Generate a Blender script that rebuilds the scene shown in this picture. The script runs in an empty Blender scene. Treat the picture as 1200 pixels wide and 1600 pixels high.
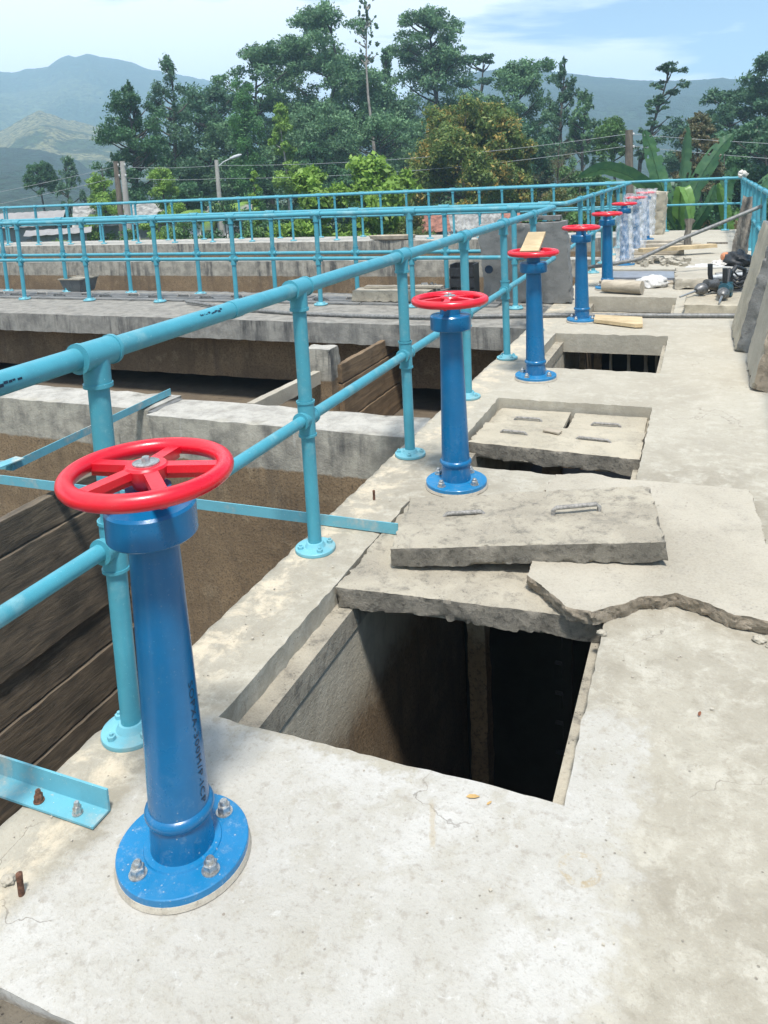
import bpy, math, random
import numpy as np
from mathutils import Vector, Matrix, noise

S = bpy.context.scene
COL = S.collection
rad = math.radians

# ------------------------------------------------------------------ camera
YAW, PITCH, ROLL = rad(-22.55), rad(8.53), rad(-2.83)
F_PX, CX, CY, EYE = 1228.7, 600.0, 457.4, 1.55          # in pixels of the 1200 x 1600 photograph
fwd = Vector((math.sin(YAW)*math.cos(PITCH), math.cos(YAW)*math.cos(PITCH), -math.sin(PITCH)))
rgt0 = Vector((math.cos(YAW), -math.sin(YAW), 0.0)); up0 = rgt0.cross(fwd)
rgt = rgt0*math.cos(ROLL)+up0*math.sin(ROLL); upv = up0*math.cos(ROLL)-rgt0*math.sin(ROLL)
cd = bpy.data.cameras.new("camera"); cam = bpy.data.objects.new("camera", cd); COL.objects.link(cam)
cam.matrix_world = Matrix(((rgt.x, upv.x, -fwd.x, 0), (rgt.y, upv.y, -fwd.y, 0), (rgt.z, upv.z, -fwd.z, EYE), (0, 0, 0, 1)))
cd.sensor_width = 36.0; cd.lens = 36.0*F_PX/1600.0
cd.shift_y = -(800.0-CY)/1600.0                          # a shifted lens: the horizon sits high in the frame
cd.clip_start = 0.05; cd.clip_end = 6000
S.camera = cam

# ------------------------------------------------------------------ light
SUN_EL, SUN_AZ = rad(66), rad(150)                       # azimuth from +Y towards +X: behind, to the right
sd = bpy.data.lights.new("sun", 'SUN'); sd.energy = 4.9; sd.angle = rad(7); sd.color = (1.0, 0.965, 0.915)
sun = bpy.data.objects.new("sun", sd); COL.objects.link(sun)
sdir = Vector((math.sin(SUN_AZ)*math.cos(SUN_EL), math.cos(SUN_AZ)*math.cos(SUN_EL), math.sin(SUN_EL)))
sun.rotation_euler = sdir.to_track_quat('Z', 'Y').to_euler(); sun.location = (0, 0, 60)

W = bpy.data.worlds.new("World"); S.world = W; W.use_nodes = True
wn = W.node_tree; wn.nodes.clear()
def N(tree, kind, **kw):
    n = tree.nodes.new(kind)
    for k, v in kw.items():
        if k.startswith('i_'):
            n.inputs[int(k[2:])].default_value = v
        else:
            setattr(n, k, v)
    return n
def ramp(tree, stops, interp='LINEAR'):
    r = tree.nodes.new('ShaderNodeValToRGB'); r.color_ramp.interpolation = interp
    while len(r.color_ramp.elements) < len(stops):
        r.color_ramp.elements.new(0.5)
    for e, (p, c) in zip(r.color_ramp.elements, stops):
        e.position = p
        e.color = (c, c, c, 1) if isinstance(c, (int, float)) else (*c, 1)
    return r
sky = N(wn, 'ShaderNodeTexSky', sky_type='NISHITA', sun_disc=False, sun_elevation=SUN_EL, sun_rotation=SUN_AZ, air_density=1.0, dust_density=0.6, ozone_density=2.5)
tc = N(wn, 'ShaderNodeTexCoord')
mp = N(wn, 'ShaderNodeMapping'); mp.inputs['Scale'].default_value = (1.3, 1.3, 6.0); mp.inputs['Location'].default_value = (0.25, 0.1, 0.02)
n1 = N(wn, 'ShaderNodeTexNoise'); n1.inputs['Scale'].default_value = 2.3; n1.inputs['Detail'].default_value = 7; n1.inputs['Roughness'].default_value = 0.55; n1.inputs['Distortion'].default_value = 0.35
sep = N(wn, 'ShaderNodeSeparateXYZ')
add = N(wn, 'ShaderNodeMath', operation='MULTIPLY_ADD'); add.inputs[1].default_value = -0.42   # thicker cloud towards -X
cr = ramp(wn, [(0.54, 0.0), (0.66, 1.0)])
mx = N(wn, 'ShaderNodeMix', data_type='RGBA')
mx.inputs[7].default_value = (8.8, 9.1, 9.6, 1)
bg = N(wn, 'ShaderNodeBackground'); bg.inputs['Strength'].default_value = 0.125
wo = N(wn, 'ShaderNodeOutputWorld')
L = wn.links.new
L(tc.outputs['Generated'], mp.inputs[0]); L(mp.outputs[0], n1.inputs['Vector'])
L(tc.outputs['Generated'], sep.inputs[0]); L(sep.outputs['X'], add.inputs[0]); L(n1.outputs[0], add.inputs[2])
L(add.outputs[0], cr.inputs[0]); L(cr.outputs[0], mx.inputs[0]); L(sky.outputs[0], mx.inputs[6]); L(mx.outputs[2], bg.inputs[0]); L(bg.outputs[0], wo.inputs[0])

S.view_settings.view_transform = 'Standard'; S.view_settings.look = 'None'
S.view_settings.exposure = 0.34; S.view_settings.gamma = 1.0
S.render.engine = 'CYCLES'
S.cycles.max_bounces = 7; S.cycles.diffuse_bounces = 3; S.cycles.glossy_bounces = 3; S.cycles.transparent_max_bounces = 12
S.cycles.volume_bounces = 3; S.cycles.use_denoising = True

# ------------------------------------------------------------------ materials
def newmat(name):
    m = bpy.data.materials.new(name); m.use_nodes = True
    t = m.node_tree; t.nodes.clear()
    o = t.nodes.new('ShaderNodeOutputMaterial'); p = t.nodes.new('ShaderNodeBsdfPrincipled')
    t.links.new(p.outputs[0], o.inputs[0])
    return m, t, p
def coords(t, scale=(1, 1, 1), rot=(0, 0, 0)):
    c = t.nodes.new('ShaderNodeTexCoord'); mpn = t.nodes.new('ShaderNodeMapping')
    mpn.inputs['Scale'].default_value = scale; mpn.inputs['Rotation'].default_value = rot
    t.links.new(c.outputs['Object'], mpn.inputs[0]); return mpn.outputs[0]
def tnoise(t, vec, scale, detail=6, rough=0.6, dist=0.0):
    n = t.nodes.new('ShaderNodeTexNoise'); n.inputs['Scale'].default_value = scale
    n.inputs['Detail'].default_value = detail; n.inputs['Roughness'].default_value = rough; n.inputs['Distortion'].default_value = dist
    t.links.new(vec, n.inputs['Vector']); return n.outputs[0]
def mixc(t, fac, a, b):
    n = t.nodes.new('ShaderNodeMix'); n.data_type = 'RGBA'
    for v, k in ((fac, 0), (a, 6), (b, 7)):
        if hasattr(v, 'links') or isinstance(v, bpy.types.NodeSocket):
            t.links.new(v, n.inputs[k])
        else:
            n.inputs[k].default_value = v if k == 0 else (*v, 1)
    return n.outputs[2]
def math2(t, op, a, b=None, c=None):
    n = t.nodes.new('ShaderNodeMath'); n.operation = op
    for k, v in enumerate((a, b, c)):
        if v is None: continue
        if isinstance(v, bpy.types.NodeSocket): t.links.new(v, n.inputs[k])
        else: n.inputs[k].default_value = v
    return n.outputs[0]
def step(t, v, lo, hi, a=0.0, b=1.0):
    n = t.nodes.new('ShaderNodeMapRange'); n.interpolation_type = 'SMOOTHSTEP'
    t.links.new(v, n.inputs[0]); n.inputs[1].default_value = lo; n.inputs[2].default_value = hi
    n.inputs[3].default_value = a; n.inputs[4].default_value = b; return n.outputs[0]
def bump(t, p, h, strength, dist, prev=None):
    b = t.nodes.new('ShaderNodeBump'); b.inputs['Strength'].default_value = strength; b.inputs['Distance'].default_value = dist
    t.links.new(h, b.inputs['Height'])
    if prev is not None: t.links.new(prev, b.inputs['Normal'])
    t.links.new(b.outputs[0], p.inputs['Normal']); return b.outputs[0]
def pits(t, vec, scale, lo, hi, dens=None):
    v = t.nodes.new('ShaderNodeTexVoronoi'); v.inputs['Scale'].default_value = scale
    t.links.new(vec, v.inputs['Vector'])
    s = step(t, v.outputs['Distance'], lo, hi, 1.0, 0.0)
    r = t.nodes.new('ShaderNodeSeparateColor'); t.links.new(v.outputs['Color'], r.inputs[0])
    k = step(t, r.outputs[0], 0.62, 0.64)
    s = math2(t, 'MULTIPLY', s, k)
    if dens is not None: s = math2(t, 'MULTIPLY', s, dens)
    return s

def concrete(name, light, mid, dark, sc=1.0, stain=0.5, pit=0.6, rough=0.92, bmp=0.5):
    m, t, p = newmat(name); v = coords(t)
    big = tnoise(t, v, 1.7*sc, 5, 0.6, 0.4); med = tnoise(t, v, 9*sc, 8, 0.68, 0.2); fine = tnoise(t, v, 90*sc, 4, 0.7)
    c = mixc(t, step(t, big, 0.36, 0.64), mid, light)
    c = mixc(t, math2(t, 'MULTIPLY', step(t, med, 0.48, 0.72), stain), c, dark)
    c = mixc(t, step(t, fine, 0.30, 0.72, 0.0, 0.28), c, tuple(min(1, x*1.5) for x in light))
    c = mixc(t, step(t, fine, 0.56, 0.75, 0.0, 0.38), c, tuple(x*0.72 for x in mid))
    gr_ = tnoise(t, v, 3.6*sc, 9, 0.75, 0.6); sp_ = tnoise(t, v, 48*sc, 5, 0.75, 0.5)
    c = mixc(t, math2(t, 'MULTIPLY', step(t, gr_, 0.54, 0.66), stain*0.6), c, tuple(x*1.6 for x in dark))
    c = mixc(t, math2(t, 'MULTIPLY', step(t, sp_, 0.58, 0.68, 0.0, 0.7), step(t, med, 0.38, 0.56)), c, tuple(x*0.5 for x in mid))
    pt = pits(t, v, 42*sc, 0.10, 0.2, step(t, med, 0.42, 0.55))
    c = mixc(t, math2(t, 'MULTIPLY', pt, pit), c, dark)
    t.links.new(c, p.inputs['Base Color']); p.inputs['Roughness'].default_value = rough
    h = math2(t, 'ADD', math2(t, 'MULTIPLY', med, 1.0), math2(t, 'MULTIPLY', fine, 0.35))
    h = math2(t, 'SUBTRACT', h, math2(t, 'MULTIPLY', pt, 0.5))
    bump(t, p, h, bmp, 0.012); return m

def deck_material():
    m, t, p = newmat("deck_concrete"); v = coords(t)
    sp = t.nodes.new('ShaderNodeSeparateXYZ'); t.links.new(v, sp.inputs[0]); X, Y = sp.outputs[0], sp.outputs[1]
    big = tnoise(t, v, 1.5, 5, 0.6, 0.5); med = tnoise(t, v, 8, 9, 0.7, 0.3); fine = tnoise(t, v, 120, 4, 0.7); mid2 = tnoise(t, v, 34, 6, 0.65)
    vs = coords(t, (1.0, 0.25, 1.0)); sweep = tnoise(t, vs, 14, 6, 0.7)
    tan = mixc(t, step(t, big, 0.35, 0.66), (0.275, 0.247, 0.19), (0.375, 0.345, 0.275))
    tan = mixc(t, step(t, med, 0.46, 0.70, 0, 0.75), tan, (0.465, 0.435, 0.36))
    t3 = tnoise(t, v, 22, 9, 0.78, 0.4)
    tan = mixc(t, math2(t, 'MULTIPLY', step(t, t3, 0.50, 0.62, 0.0, 0.48), step(t, med, 0.36, 0.56, 0.25, 1.0)), tan, (0.47, 0.44, 0.365))
    tan = mixc(t, step(t, t3, 0.46, 0.36, 0.0, 0.5), tan, (0.24, 0.212, 0.16))
    tan = mixc(t, step(t, sweep, 0.52, 0.72, 0, 0.45), tan, (0.30, 0.275, 0.225))
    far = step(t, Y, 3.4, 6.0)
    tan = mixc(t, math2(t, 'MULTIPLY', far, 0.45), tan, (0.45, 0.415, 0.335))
    # fresh cement render round the first opening
    wob = math2(t, 'MULTIPLY_ADD', mid2, 0.10, math2(t, 'MULTIPLY_ADD', med, 0.22, math2(t, 'MULTIPLY_ADD', big, 0.16, -0.24)))
    ex = step(t, math2(t, 'ADD', X, wob), -0.19, -0.10, 1.0, 0.0)
    ey = step(t, math2(t, 'ADD', Y, math2(t, 'MULTIPLY', wob, 2.0)), 1.98, 2.16, 1.0, 0.0)
    # left strip beside the opening stays old concrete
    lx = step(t, math2(t, 'ADD', X, math2(t, 'MULTIPLY', wob, 0.8)), -1.40, -1.34)
    ly = step(t, math2(t, 'ADD', Y, wob), 1.68, 1.74, 1.0, 0.0)
    lm = math2(t, 'MAXIMUM', math2(t, 'MULTIPLY', lx, ly), step(t, X, -0.7, -0.68))
    fresh = math2(t, 'MULTIPLY', math2(t, 'MULTIPLY', ex, ey), lm)
    wh = mixc(t, step(t, big, 0.38, 0.62), (0.395, 0.375, 0.325), (0.47, 0.455, 0.415))
    wh = mixc(t, step(t, med, 0.47, 0.66, 0, 0.75), wh, (0.365, 0.34, 0.28))
    wh = mixc(t, step(t, mid2, 0.52, 0.68, 0, 0.55), wh, (0.28, 0.25, 0.205))
    w3 = tnoise(t, v, 26, 9, 0.8, 0.5)
    wh = mixc(t, math2(t, 'MULTIPLY', step(t, w3, 0.54, 0.64, 0.0, 0.7), step(t, med, 0.40, 0.60, 0.15, 1.0)), wh, (0.33, 0.30, 0.245))
    wh = mixc(t, step(t, w3, 0.44, 0.34, 0.0, 0.6), wh, (0.54, 0.53, 0.495))
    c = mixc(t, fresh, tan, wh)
    # rust-tan ring left by a tin, and a cement trickle
    dx = math2(t, 'SUBTRACT', X, -0.245); dy = math2(t, 'SUBTRACT', Y, 1.565)
    d = math2(t, 'SQRT', math2(t, 'ADD', math2(t, 'MULTIPLY', dx, dx), math2(t, 'MULTIPLY', dy, dy)))
    d = math2(t, 'MULTIPLY_ADD', mid2, 0.040, math2(t, 'MULTIPLY_ADD', med, 0.02, d)); d = math2(t, 'SUBTRACT', d, 0.018)
    ring = math2(t, 'MULTIPLY', step(t, d, 0.040, 0.048), step(t, d, 0.056, 0.064, 1.0, 0.0))
    c = mixc(t, math2(t, 'MULTIPLY', ring, step(t, mid2, 0.42, 0.60, 0.10, 0.75)), c, (0.34, 0.265, 0.15))
    tr = math2(t, 'ABSOLUTE', math2(t, 'ADD', math2(t, 'MULTIPLY_ADD', Y, 0.35, X), math2(t, 'MULTIPLY_ADD', mid2, 0.03, 0.03)))
    tr = math2(t, 'MULTIPLY', step(t, tr, 0.004, 0.011, 1.0, 0.0), math2(t, 'MULTIPLY', step(t, Y, 1.50, 1.52), step(t, Y, 1.62, 1.65, 1.0, 0.0)))
    c = mixc(t, math2(t, 'MULTIPLY', tr, 0.5), c, (0.36, 0.29, 0.18))
    # rusty-tan wash on the old strip below the post feet
    ws = math2(t, 'MULTIPLY', step(t, X, -1.38, -1.45), step(t, med, 0.45, 0.62))
    c = mixc(t, math2(t, 'MULTIPLY', ws, 0.55), c, (0.60, 0.50, 0.35))
    c = mixc(t, step(t, fine, 0.54, 0.74, 0.0, 0.62), c, (0.25, 0.22, 0.175))
    c = mixc(t, step(t, fine, 0.44, 0.27, 0.0, 0.16), c, (0.62, 0.59, 0.52))
    sp2 = tnoise(t, v, 55, 5, 0.75, 0.6)
    c = mixc(t, math2(t, 'MULTIPLY', step(t, sp2, 0.60, 0.70, 0.0, 0.55), step(t, med, 0.40, 0.58)), c, (0.27, 0.235, 0.18))
    vc = t.nodes.new('ShaderNodeTexVoronoi'); vc.feature = 'DISTANCE_TO_EDGE'; vc.inputs['Scale'].default_value = 0.8
    wv = t.nodes.new('ShaderNodeVectorMath'); wv.operation = 'ADD'; t.links.new(v, wv.inputs[0])
    nc = t.nodes.new('ShaderNodeTexNoise'); nc.inputs['Scale'].default_value = 3.0; nc.inputs['Detail'].default_value = 6; t.links.new(v, nc.inputs['Vector']); t.links.new(nc.outputs['Color'], wv.inputs[1]); t.links.new(wv.outputs[0], vc.inputs['Vector'])
    crk = math2(t, 'MULTIPLY', step(t, vc.outputs['Distance'], 0.0012, 0.004, 1.0, 0.0), step(t, big, 0.50, 0.60))
    c = mixc(t, math2(t, 'MULTIPLY', crk, 0.6), c, (0.14, 0.12, 0.095))
    pt = pits(t, v, 46, 0.08, 0.17, step(t, med, 0.50, 0.6))
    c = mixc(t, math2(t, 'MULTIPLY', pt, 0.75), c, (0.17, 0.15, 0.12))
    pt2 = pits(t, v, 13, 0.035, 0.06)
    c = mixc(t, math2(t, 'MULTIPLY', pt2, 0.7), c, (0.20, 0.16, 0.12))
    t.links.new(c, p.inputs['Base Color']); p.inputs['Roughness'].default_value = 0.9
    h = math2(t, 'ADD', math2(t, 'MULTIPLY', med, 0.9), math2(t, 'MULTIPLY', mid2, 0.5))
    h = math2(t, 'ADD', h, math2(t, 'MULTIPLY', fine, 0.22))
    h = math2(t, 'SUBTRACT', h, math2(t, 'MULTIPLY', pt, 0.5)); h = math2(t, 'ADD', h, math2(t, 'MULTIPLY', fresh, 0.35))
    bump(t, p, h, 0.5, 0.012); return m

def tank_material(name, water=-0.30, streak=0.9, g1=(0.40, 0.375, 0.31), g2=(0.22, 0.207, 0.175), soft=0.02, topl=(0.44, 0.42, 0.37), topd=(0.30, 0.285, 0.25)):
    """grey concrete above a water mark, silt-brown below it"""
    m, t, p = newmat(name); v = coords(t); vs = coords(t, (1, 1, 0.12))
    sp = t.nodes.new('ShaderNodeSeparateXYZ'); t.links.new(v, sp.inputs[0]); Z = sp.outputs[2]
    big = tnoise(t, v, 1.3, 6, 0.65, 0.5); med = tnoise(t, v, 7, 8, 0.7); fine = tnoise(t, v, 70, 4, 0.75); st = tnoise(t, vs, 9, 8, 0.7)
    g = mixc(t, step(t, med, 0.35, 0.68), g1, g2)
    g = mixc(t, math2(t, 'MULTIPLY', math2(t, 'MULTIPLY', step(t, st, 0.45, 0.64), step(t, big, 0.38, 0.60, 0.15, 1.0)), streak), g, (0.06, 0.06, 0.058))
    g = mixc(t, step(t, st, 0.40, 0.28, 0, 0.6), g, (0.50, 0.48, 0.43))
    br = mixc(t, step(t, big, 0.35, 0.65), (0.25, 0.175, 0.10), (0.165, 0.115, 0.067))
    br = mixc(t, step(t, med, 0.5, 0.7, 0, 0.6), br, (0.33, 0.25, 0.155))
    br = mixc(t, step(t, fine, 0.46, 0.68, 0, 0.85), br, (0.065, 0.047, 0.030))
    br = mixc(t, step(t, st, 0.50, 0.70, 0, 0.55), br, (0.080, 0.062, 0.045))
    zz = math2(t, 'MULTIPLY_ADD', med, 0.05+soft*1.5, math2(t, 'ADD', Z, -soft*0.75))
    c = mixc(t, step(t, zz, water+0.025-soft/2, water+0.025+soft/2), br, g)
    top = step(t, Z, -0.012, -0.004)
    tc2 = mixc(t, step(t, med, 0.38, 0.66), topl, topd)
    tc2 = mixc(t, step(t, fine, 0.55, 0.75, 0, 0.5), tc2, (0.16, 0.15, 0.13))
    c = mixc(t, top, c, tc2)
    t.links.new(c, p.inputs['Base Color']); p.inputs['Roughness'].default_value = 0.9
    h = math2(t, 'ADD', med, math2(t, 'MULTIPLY', fine, 0.45)); bump(t, p, h, 0.6, 0.015); return m

def paint(name, col, rough=0.35, wear=0.25, wearcol=(0.30, 0.36, 0.36), scuff=(0.03, 0.05, 0.06), coat=0.0, scuffs=0.3, dirt=0.25, splash=0.0):
    m, t, p = newmat(name); v = coords(t)
    a = tnoise(t, v, 5, 6, 0.65); b = tnoise(t, v, 45, 6, 0.75); g = tnoise(t, coords(t, (4, 4, 1.2)), 22, 6, 0.75, 1.0)
    c = mixc(t, step(t, a, 0.35, 0.7), col, tuple(x*0.80 for x in col))
    c = mixc(t, math2(t, 'MULTIPLY', step(t, a, 0.52, 0.70), dirt), c, wearcol)
    c = mixc(t, math2(t, 'MULTIPLY', step(t, b, 0.62, 0.70), wear), c, wearcol)
    f2 = tnoise(t, v, 210, 3, 0.6)
    c = mixc(t, math2(t, 'MULTIPLY', step(t, f2, 0.69, 0.73), min(1.0, wear*1.3)), c, tuple(min(1, x*1.5+0.1) for x in wearcol))
    c = mixc(t, math2(t, 'MULTIPLY', step(t, g, 0.675, 0.70), scuffs), c, scuff)
    if splash:
        sp = t.nodes.new('ShaderNodeSeparateXYZ'); t.links.new(v, sp.inputs[0])
        low = step(t, math2(t, 'MULTIPLY_ADD', a, 0.25, sp.outputs[2]), 0.10, 0.42, 1.0, 0.12)
        c = mixc(t, math2(t, 'MULTIPLY', math2(t, 'MULTIPLY', pits(t, v, 75, 0.10, 0.20, step(t, b, 0.42, 0.55)), low), splash), c, (0.40, 0.40, 0.37))
        c = mixc(t, math2(t, 'MULTIPLY', math2(t, 'MULTIPLY', step(t, b, 0.50, 0.72), low), splash*0.35), c, (0.28, 0.33, 0.36))
    t.links.new(c, p.inputs['Base Color'])
    t.links.new(step(t, a, 0.3, 0.7, rough*0.8, rough*1.35), p.inputs['Roughness'])
    p.inputs['Coat Weight'].default_value = coat; p.inputs['Coat Roughness'].default_value = 0.12
    bump(t, p, math2(t, 'ADD', a, math2(t, 'MULTIPLY', b, 0.5)), 0.16, 0.006); return m

def wood(name, light, dark, grain=(1, 0.06, 1), sc=22.0, rough=0.85, crack=0.6, bmp=0.6):
    m, t, p = newmat(name); v = coords(t, grain)
    a = tnoise(t, v, sc, 9, 0.72, 0.6); b = tnoise(t, v, sc*3.2, 5, 0.7); k = tnoise(t, coords(t), 3.0, 5, 0.6)
    c = mixc(t, step(t, a, 0.34, 0.66), dark, light)
    c = mixc(t, step(t, k, 0.45, 0.68, 0, 0.6), c, tuple(x*0.6 for x in dark))
    c = mixc(t, math2(t, 'MULTIPLY', step(t, b, 0.60, 0.70), crack), c, tuple(x*0.28 for x in dark))
    t.links.new(c, p.inputs['Base Color']); p.inputs['Roughness'].default_value = rough
    bump(t, p, math2(t, 'ADD', a, math2(t, 'MULTIPLY', b, 0.4)), bmp, 0.008); return m

def plain(name, col, rough=0.5, metal=0.0, var=0.3, sc=20.0, bmp=0.15):
    m, t, p = newmat(name); v = coords(t); a = tnoise(t, v, sc, 6, 0.7)
    c = mixc(t, step(t, a, 0.35, 0.65), tuple(x*(1-var) for x in col), tuple(min(1, x*(1+var*0.5)) for x in col))
    t.links.new(c, p.inputs['Base Color']); p.inputs['Roughness'].default_value = rough; p.inputs['Metallic'].default_value = metal
    bump(t, p, a, bmp, 0.006); return m

def leafmat(name, a, b, c3=None, trans=0.25, clump=0.7, bright=1.0):
    m, t, p = newmat(name)
    g = t.nodes.new('ShaderNodeNewGeometry'); v = coords(t)
    n = tnoise(t, v, clump, 3, 0.6)
    c = mixc(t, g.outputs['Random Per Island'], tuple(x*bright for x in a), tuple(x*bright for x in b))
    if c3 is not None:
        c = mixc(t, math2(t, 'MULTIPLY', step(t, n, 0.46, 0.60), step(t, g.outputs['Random Per Island'], 0.25, 0.7)), c, c3)
    else:
        c = mixc(t, step(t, n, 0.40, 0.62, 0.0, 0.65), c, tuple(x*bright*1.7 for x in b))
    t.links.new(c, p.inputs['Base Color']); p.inputs['Roughness'].default_value = 0.55
    p.inputs['Specular IOR Level'].default_value = 0.35
    tr = t.nodes.new('ShaderNodeBsdfTranslucent'); t.links.new(c, tr.inputs[0])
    mxs = t.nodes.new('ShaderNodeMixShader'); mxs.inputs[0].default_value = trans
    o = [x for x in t.nodes if x.type == 'OUTPUT_MATERIAL'][0]
    t.links.new(p.outputs[0], mxs.inputs[1]); t.links.new(tr.outputs[0], mxs.inputs[2]); t.links.new(mxs.outputs[0], o.inputs[0])
    return m

M = {}
M['deck'] = deck_material()
M['slab'] = concrete("weathered_slab", (0.40, 0.36, 0.28), (0.275, 0.245, 0.19), (0.075, 0.07, 0.06), 1.7, 0.8, 0.8, bmp=0.8)
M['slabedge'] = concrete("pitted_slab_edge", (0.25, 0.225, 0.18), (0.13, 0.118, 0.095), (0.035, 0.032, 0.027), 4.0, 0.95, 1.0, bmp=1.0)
M['slabpale'] = concrete("pale_screed", (0.395, 0.36, 0.29), (0.315, 0.285, 0.225), (0.23, 0.21, 0.175), 1.1, 0.4, 0.5, bmp=0.5)
M['slabtan'] = concrete("tan_slab", (0.42, 0.375, 0.285), (0.32, 0.285, 0.215), (0.14, 0.13, 0.11), 1.3, 0.5, 0.6, bmp=0.6)
M['broken'] = concrete("broken_edge", (0.37, 0.31, 0.235), (0.24, 0.195, 0.14), (0.06, 0.05, 0.04), 3.5, 0.7, 0.9, bmp=1.0)
M['darkconc'] = concrete("dark_concrete", (0.20, 0.20, 0.19), (0.13, 0.13, 0.125), (0.04, 0.04, 0.04), 1.2, 0.7, 0.8, bmp=0.9)
M['greyconc'] = concrete("grey_render", (0.215, 0.215, 0.205), (0.16, 0.16, 0.152), (0.075, 0.073, 0.07), 1.0, 0.45, 0.5, bmp=0.5)
M['chamber'] = tank_material("chamber_sunlit_top", -0.50, 0.25, (0.56, 0.51, 0.40), (0.42, 0.375, 0.285), 0.22)  # upper part painted paler for the sun on it; brown stain below
M['deepshade'] = plain("painted_deep_shade", (0.012, 0.013, 0.013), 0.6, 0, 0.4, 6)  # near-black colour paints in the shade of the channel depths and slot
M['mud'] = concrete("dirty_screed", (0.15, 0.125, 0.09), (0.10, 0.085, 0.06), (0.04, 0.03, 0.02), 1.6, 0.6, 0.8, bmp=0.8)
M['tank'] = tank_material("tank_concrete")
M['tankdark'] = tank_material("walkway_concrete", -0.30, 1.0, (0.30, 0.29, 0.255), (0.17, 0.165, 0.15), 0.02, (0.28, 0.265, 0.23), (0.17, 0.16, 0.14))
M['tankfloor'] = concrete("silt_floor", (0.135, 0.105, 0.07), (0.095, 0.073, 0.05), (0.04, 0.033, 0.026), 0.9, 0.6, 0.5, bmp=0.5)
TEAL = (0.066, 0.315, 0.395)
M['rail'] = paint("teal_rail_paint", TEAL, 0.42, 0.45, (0.26, 0.47, 0.50), (0.02, 0.05, 0.06), 0.05, 0.7, 0.55)
M['flange'] = paint("teal_flange_paint", (0.16, 0.43, 0.50), 0.5, 0.6, (0.32, 0.42, 0.40), (0.10, 0.11, 0.09), 0.0, 0.6, 0.5)
M['angle'] = paint("teal_angle_paint", (0.13, 0.39, 0.47), 0.55, 0.8, (0.42, 0.43, 0.38), (0.10, 0.045, 0.02), 0.0, 0.8, 0.9)
M['blue'] = paint("blue_gloss", (0.001, 0.124, 0.292), 0.30, 0.22, (0.03, 0.22, 0.42), (0.01, 0.06, 0.17), 0.18, 0.25, 0.25, 0.8)
M['blueflange'] = paint("blue_flange", (0.002, 0.18, 0.40), 0.38, 0.5, (0.12, 0.36, 0.60), (0.35, 0.42, 0.45), 0.1, 0.35, 0.15, 0.9)
M['red'] = paint("red_gloss", (0.74, 0.006, 0.022), 0.30, 0.22, (0.62, 0.07, 0.07), (0.22, 0.008, 0.01), 0.22, 0.3, 0.3)
M['steel'] = plain("bolt_steel", (0.52, 0.52, 0.50), 0.38, 0.85, 0.35, 120)
M['rust'] = plain("rusty_steel", (0.16, 0.075, 0.045), 0.85, 0.2, 0.6, 120, 0.5)
M['rebar'] = plain("handle_steel", (0.30, 0.285, 0.26), 0.7, 0.35, 0.4, 70, 0.4)
M['ink'] = plain("black_ink", (0.004, 0.022, 0.05), 0.6, 0, 0.3, 60)
M['grout'] = concrete("grout_pad", (0.46, 0.42, 0.34), (0.36, 0.32, 0.26), (0.15, 0.12, 0.09), 4, 0.6, 0.6)
M['timberdark'] = wood("wet_timber", (0.180, 0.138, 0.092), (0.070, 0.058, 0.043), (1, 0.12, 1), 34, 0.85, 0.55, 0.6)
M['timberbrown'] = wood("silt_timber", (0.25, 0.17, 0.095), (0.13, 0.088, 0.05), (1, 0.07, 1), 20, 0.85, 0.5, 0.6)
M['timberold'] = wood("weathered_timber", (0.24, 0.21, 0.17), (0.10, 0.088, 0.072), (1, 1, 0.06), 26, 0.9, 0.8, 0.9)
M['timbernew'] = wood("sawn_timber", (0.62, 0.49, 0.30), (0.48, 0.36, 0.20), (0.08, 1, 1), 24, 0.8, 0.2, 0.3)
M['timbergrey'] = wood("grey_plank", (0.50, 0.44, 0.34), (0.34, 0.29, 0.22), (0.08, 1, 1), 24, 0.85, 0.4, 0.4)
M['pipe'] = plain("grey_pipe", (0.20, 0.20, 0.19), 0.55, 0.2, 0.35, 30)
M['black'] = plain("black_plastic", (0.020, 0.022, 0.025), 0.55, 0, 0.4, 40)
M['toolteal'] = plain("teal_tool_body", (0.015, 0.075, 0.10), 0.45, 0, 0.3, 40)
M['toolgrey'] = plain("tool_metal", (0.17, 0.17, 0.165), 0.45, 0.6, 0.4, 60)
M['orange'] = plain("orange_plastic", (0.55, 0.22, 0.10), 0.5, 0, 0.3, 30)
M['whitebag'] = plain("white_plastic_bag", (0.60, 0.585, 0.55), 0.5, 0, 0.25, 14, 0.5)
M['cloth'] = plain("pale_rag", (0.60, 0.57, 0.52), 0.9, 0, 0.3, 18, 0.5)
M['water'] = plain("grey_sheet", (0.24, 0.26, 0.29), 0.35, 0, 0.2, 8)
M['lampgrey'] = plain("lamp_grey", (0.42, 0.44, 0.45), 0.5, 0, 0.2, 20)
M['poleconc'] = concrete("pole_concrete", (0.40, 0.38, 0.34), (0.30, 0.28, 0.25), (0.14, 0.13, 0.12), 1.0, 0.5, 0.3)
M['polewood'] = wood("pole_timber", (0.20, 0.16, 0.12), (0.11, 0.09, 0.07), (1, 1, 0.08), 14)
M['wire'] = plain("wire", (0.32, 0.34, 0.35), 0.6, 0.2)
M['tin'] = plain("tin_roof", (0.29, 0.275, 0.26), 0.5, 0.2, 0.15, 1.5, 0.02)
M['tingrey'] = plain("cement_sheet", (0.30, 0.30, 0.28), 0.9, 0, 0.5, 3)
M['tile'] = plain("red_tile", (0.26, 0.115, 0.08), 0.85, 0, 0.5, 6)
M['block'] = concrete("block_wall", (0.30, 0.30, 0.29), (0.22, 0.22, 0.21), (0.1, 0.1, 0.1), 0.8, 0.5, 0.3)
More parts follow.
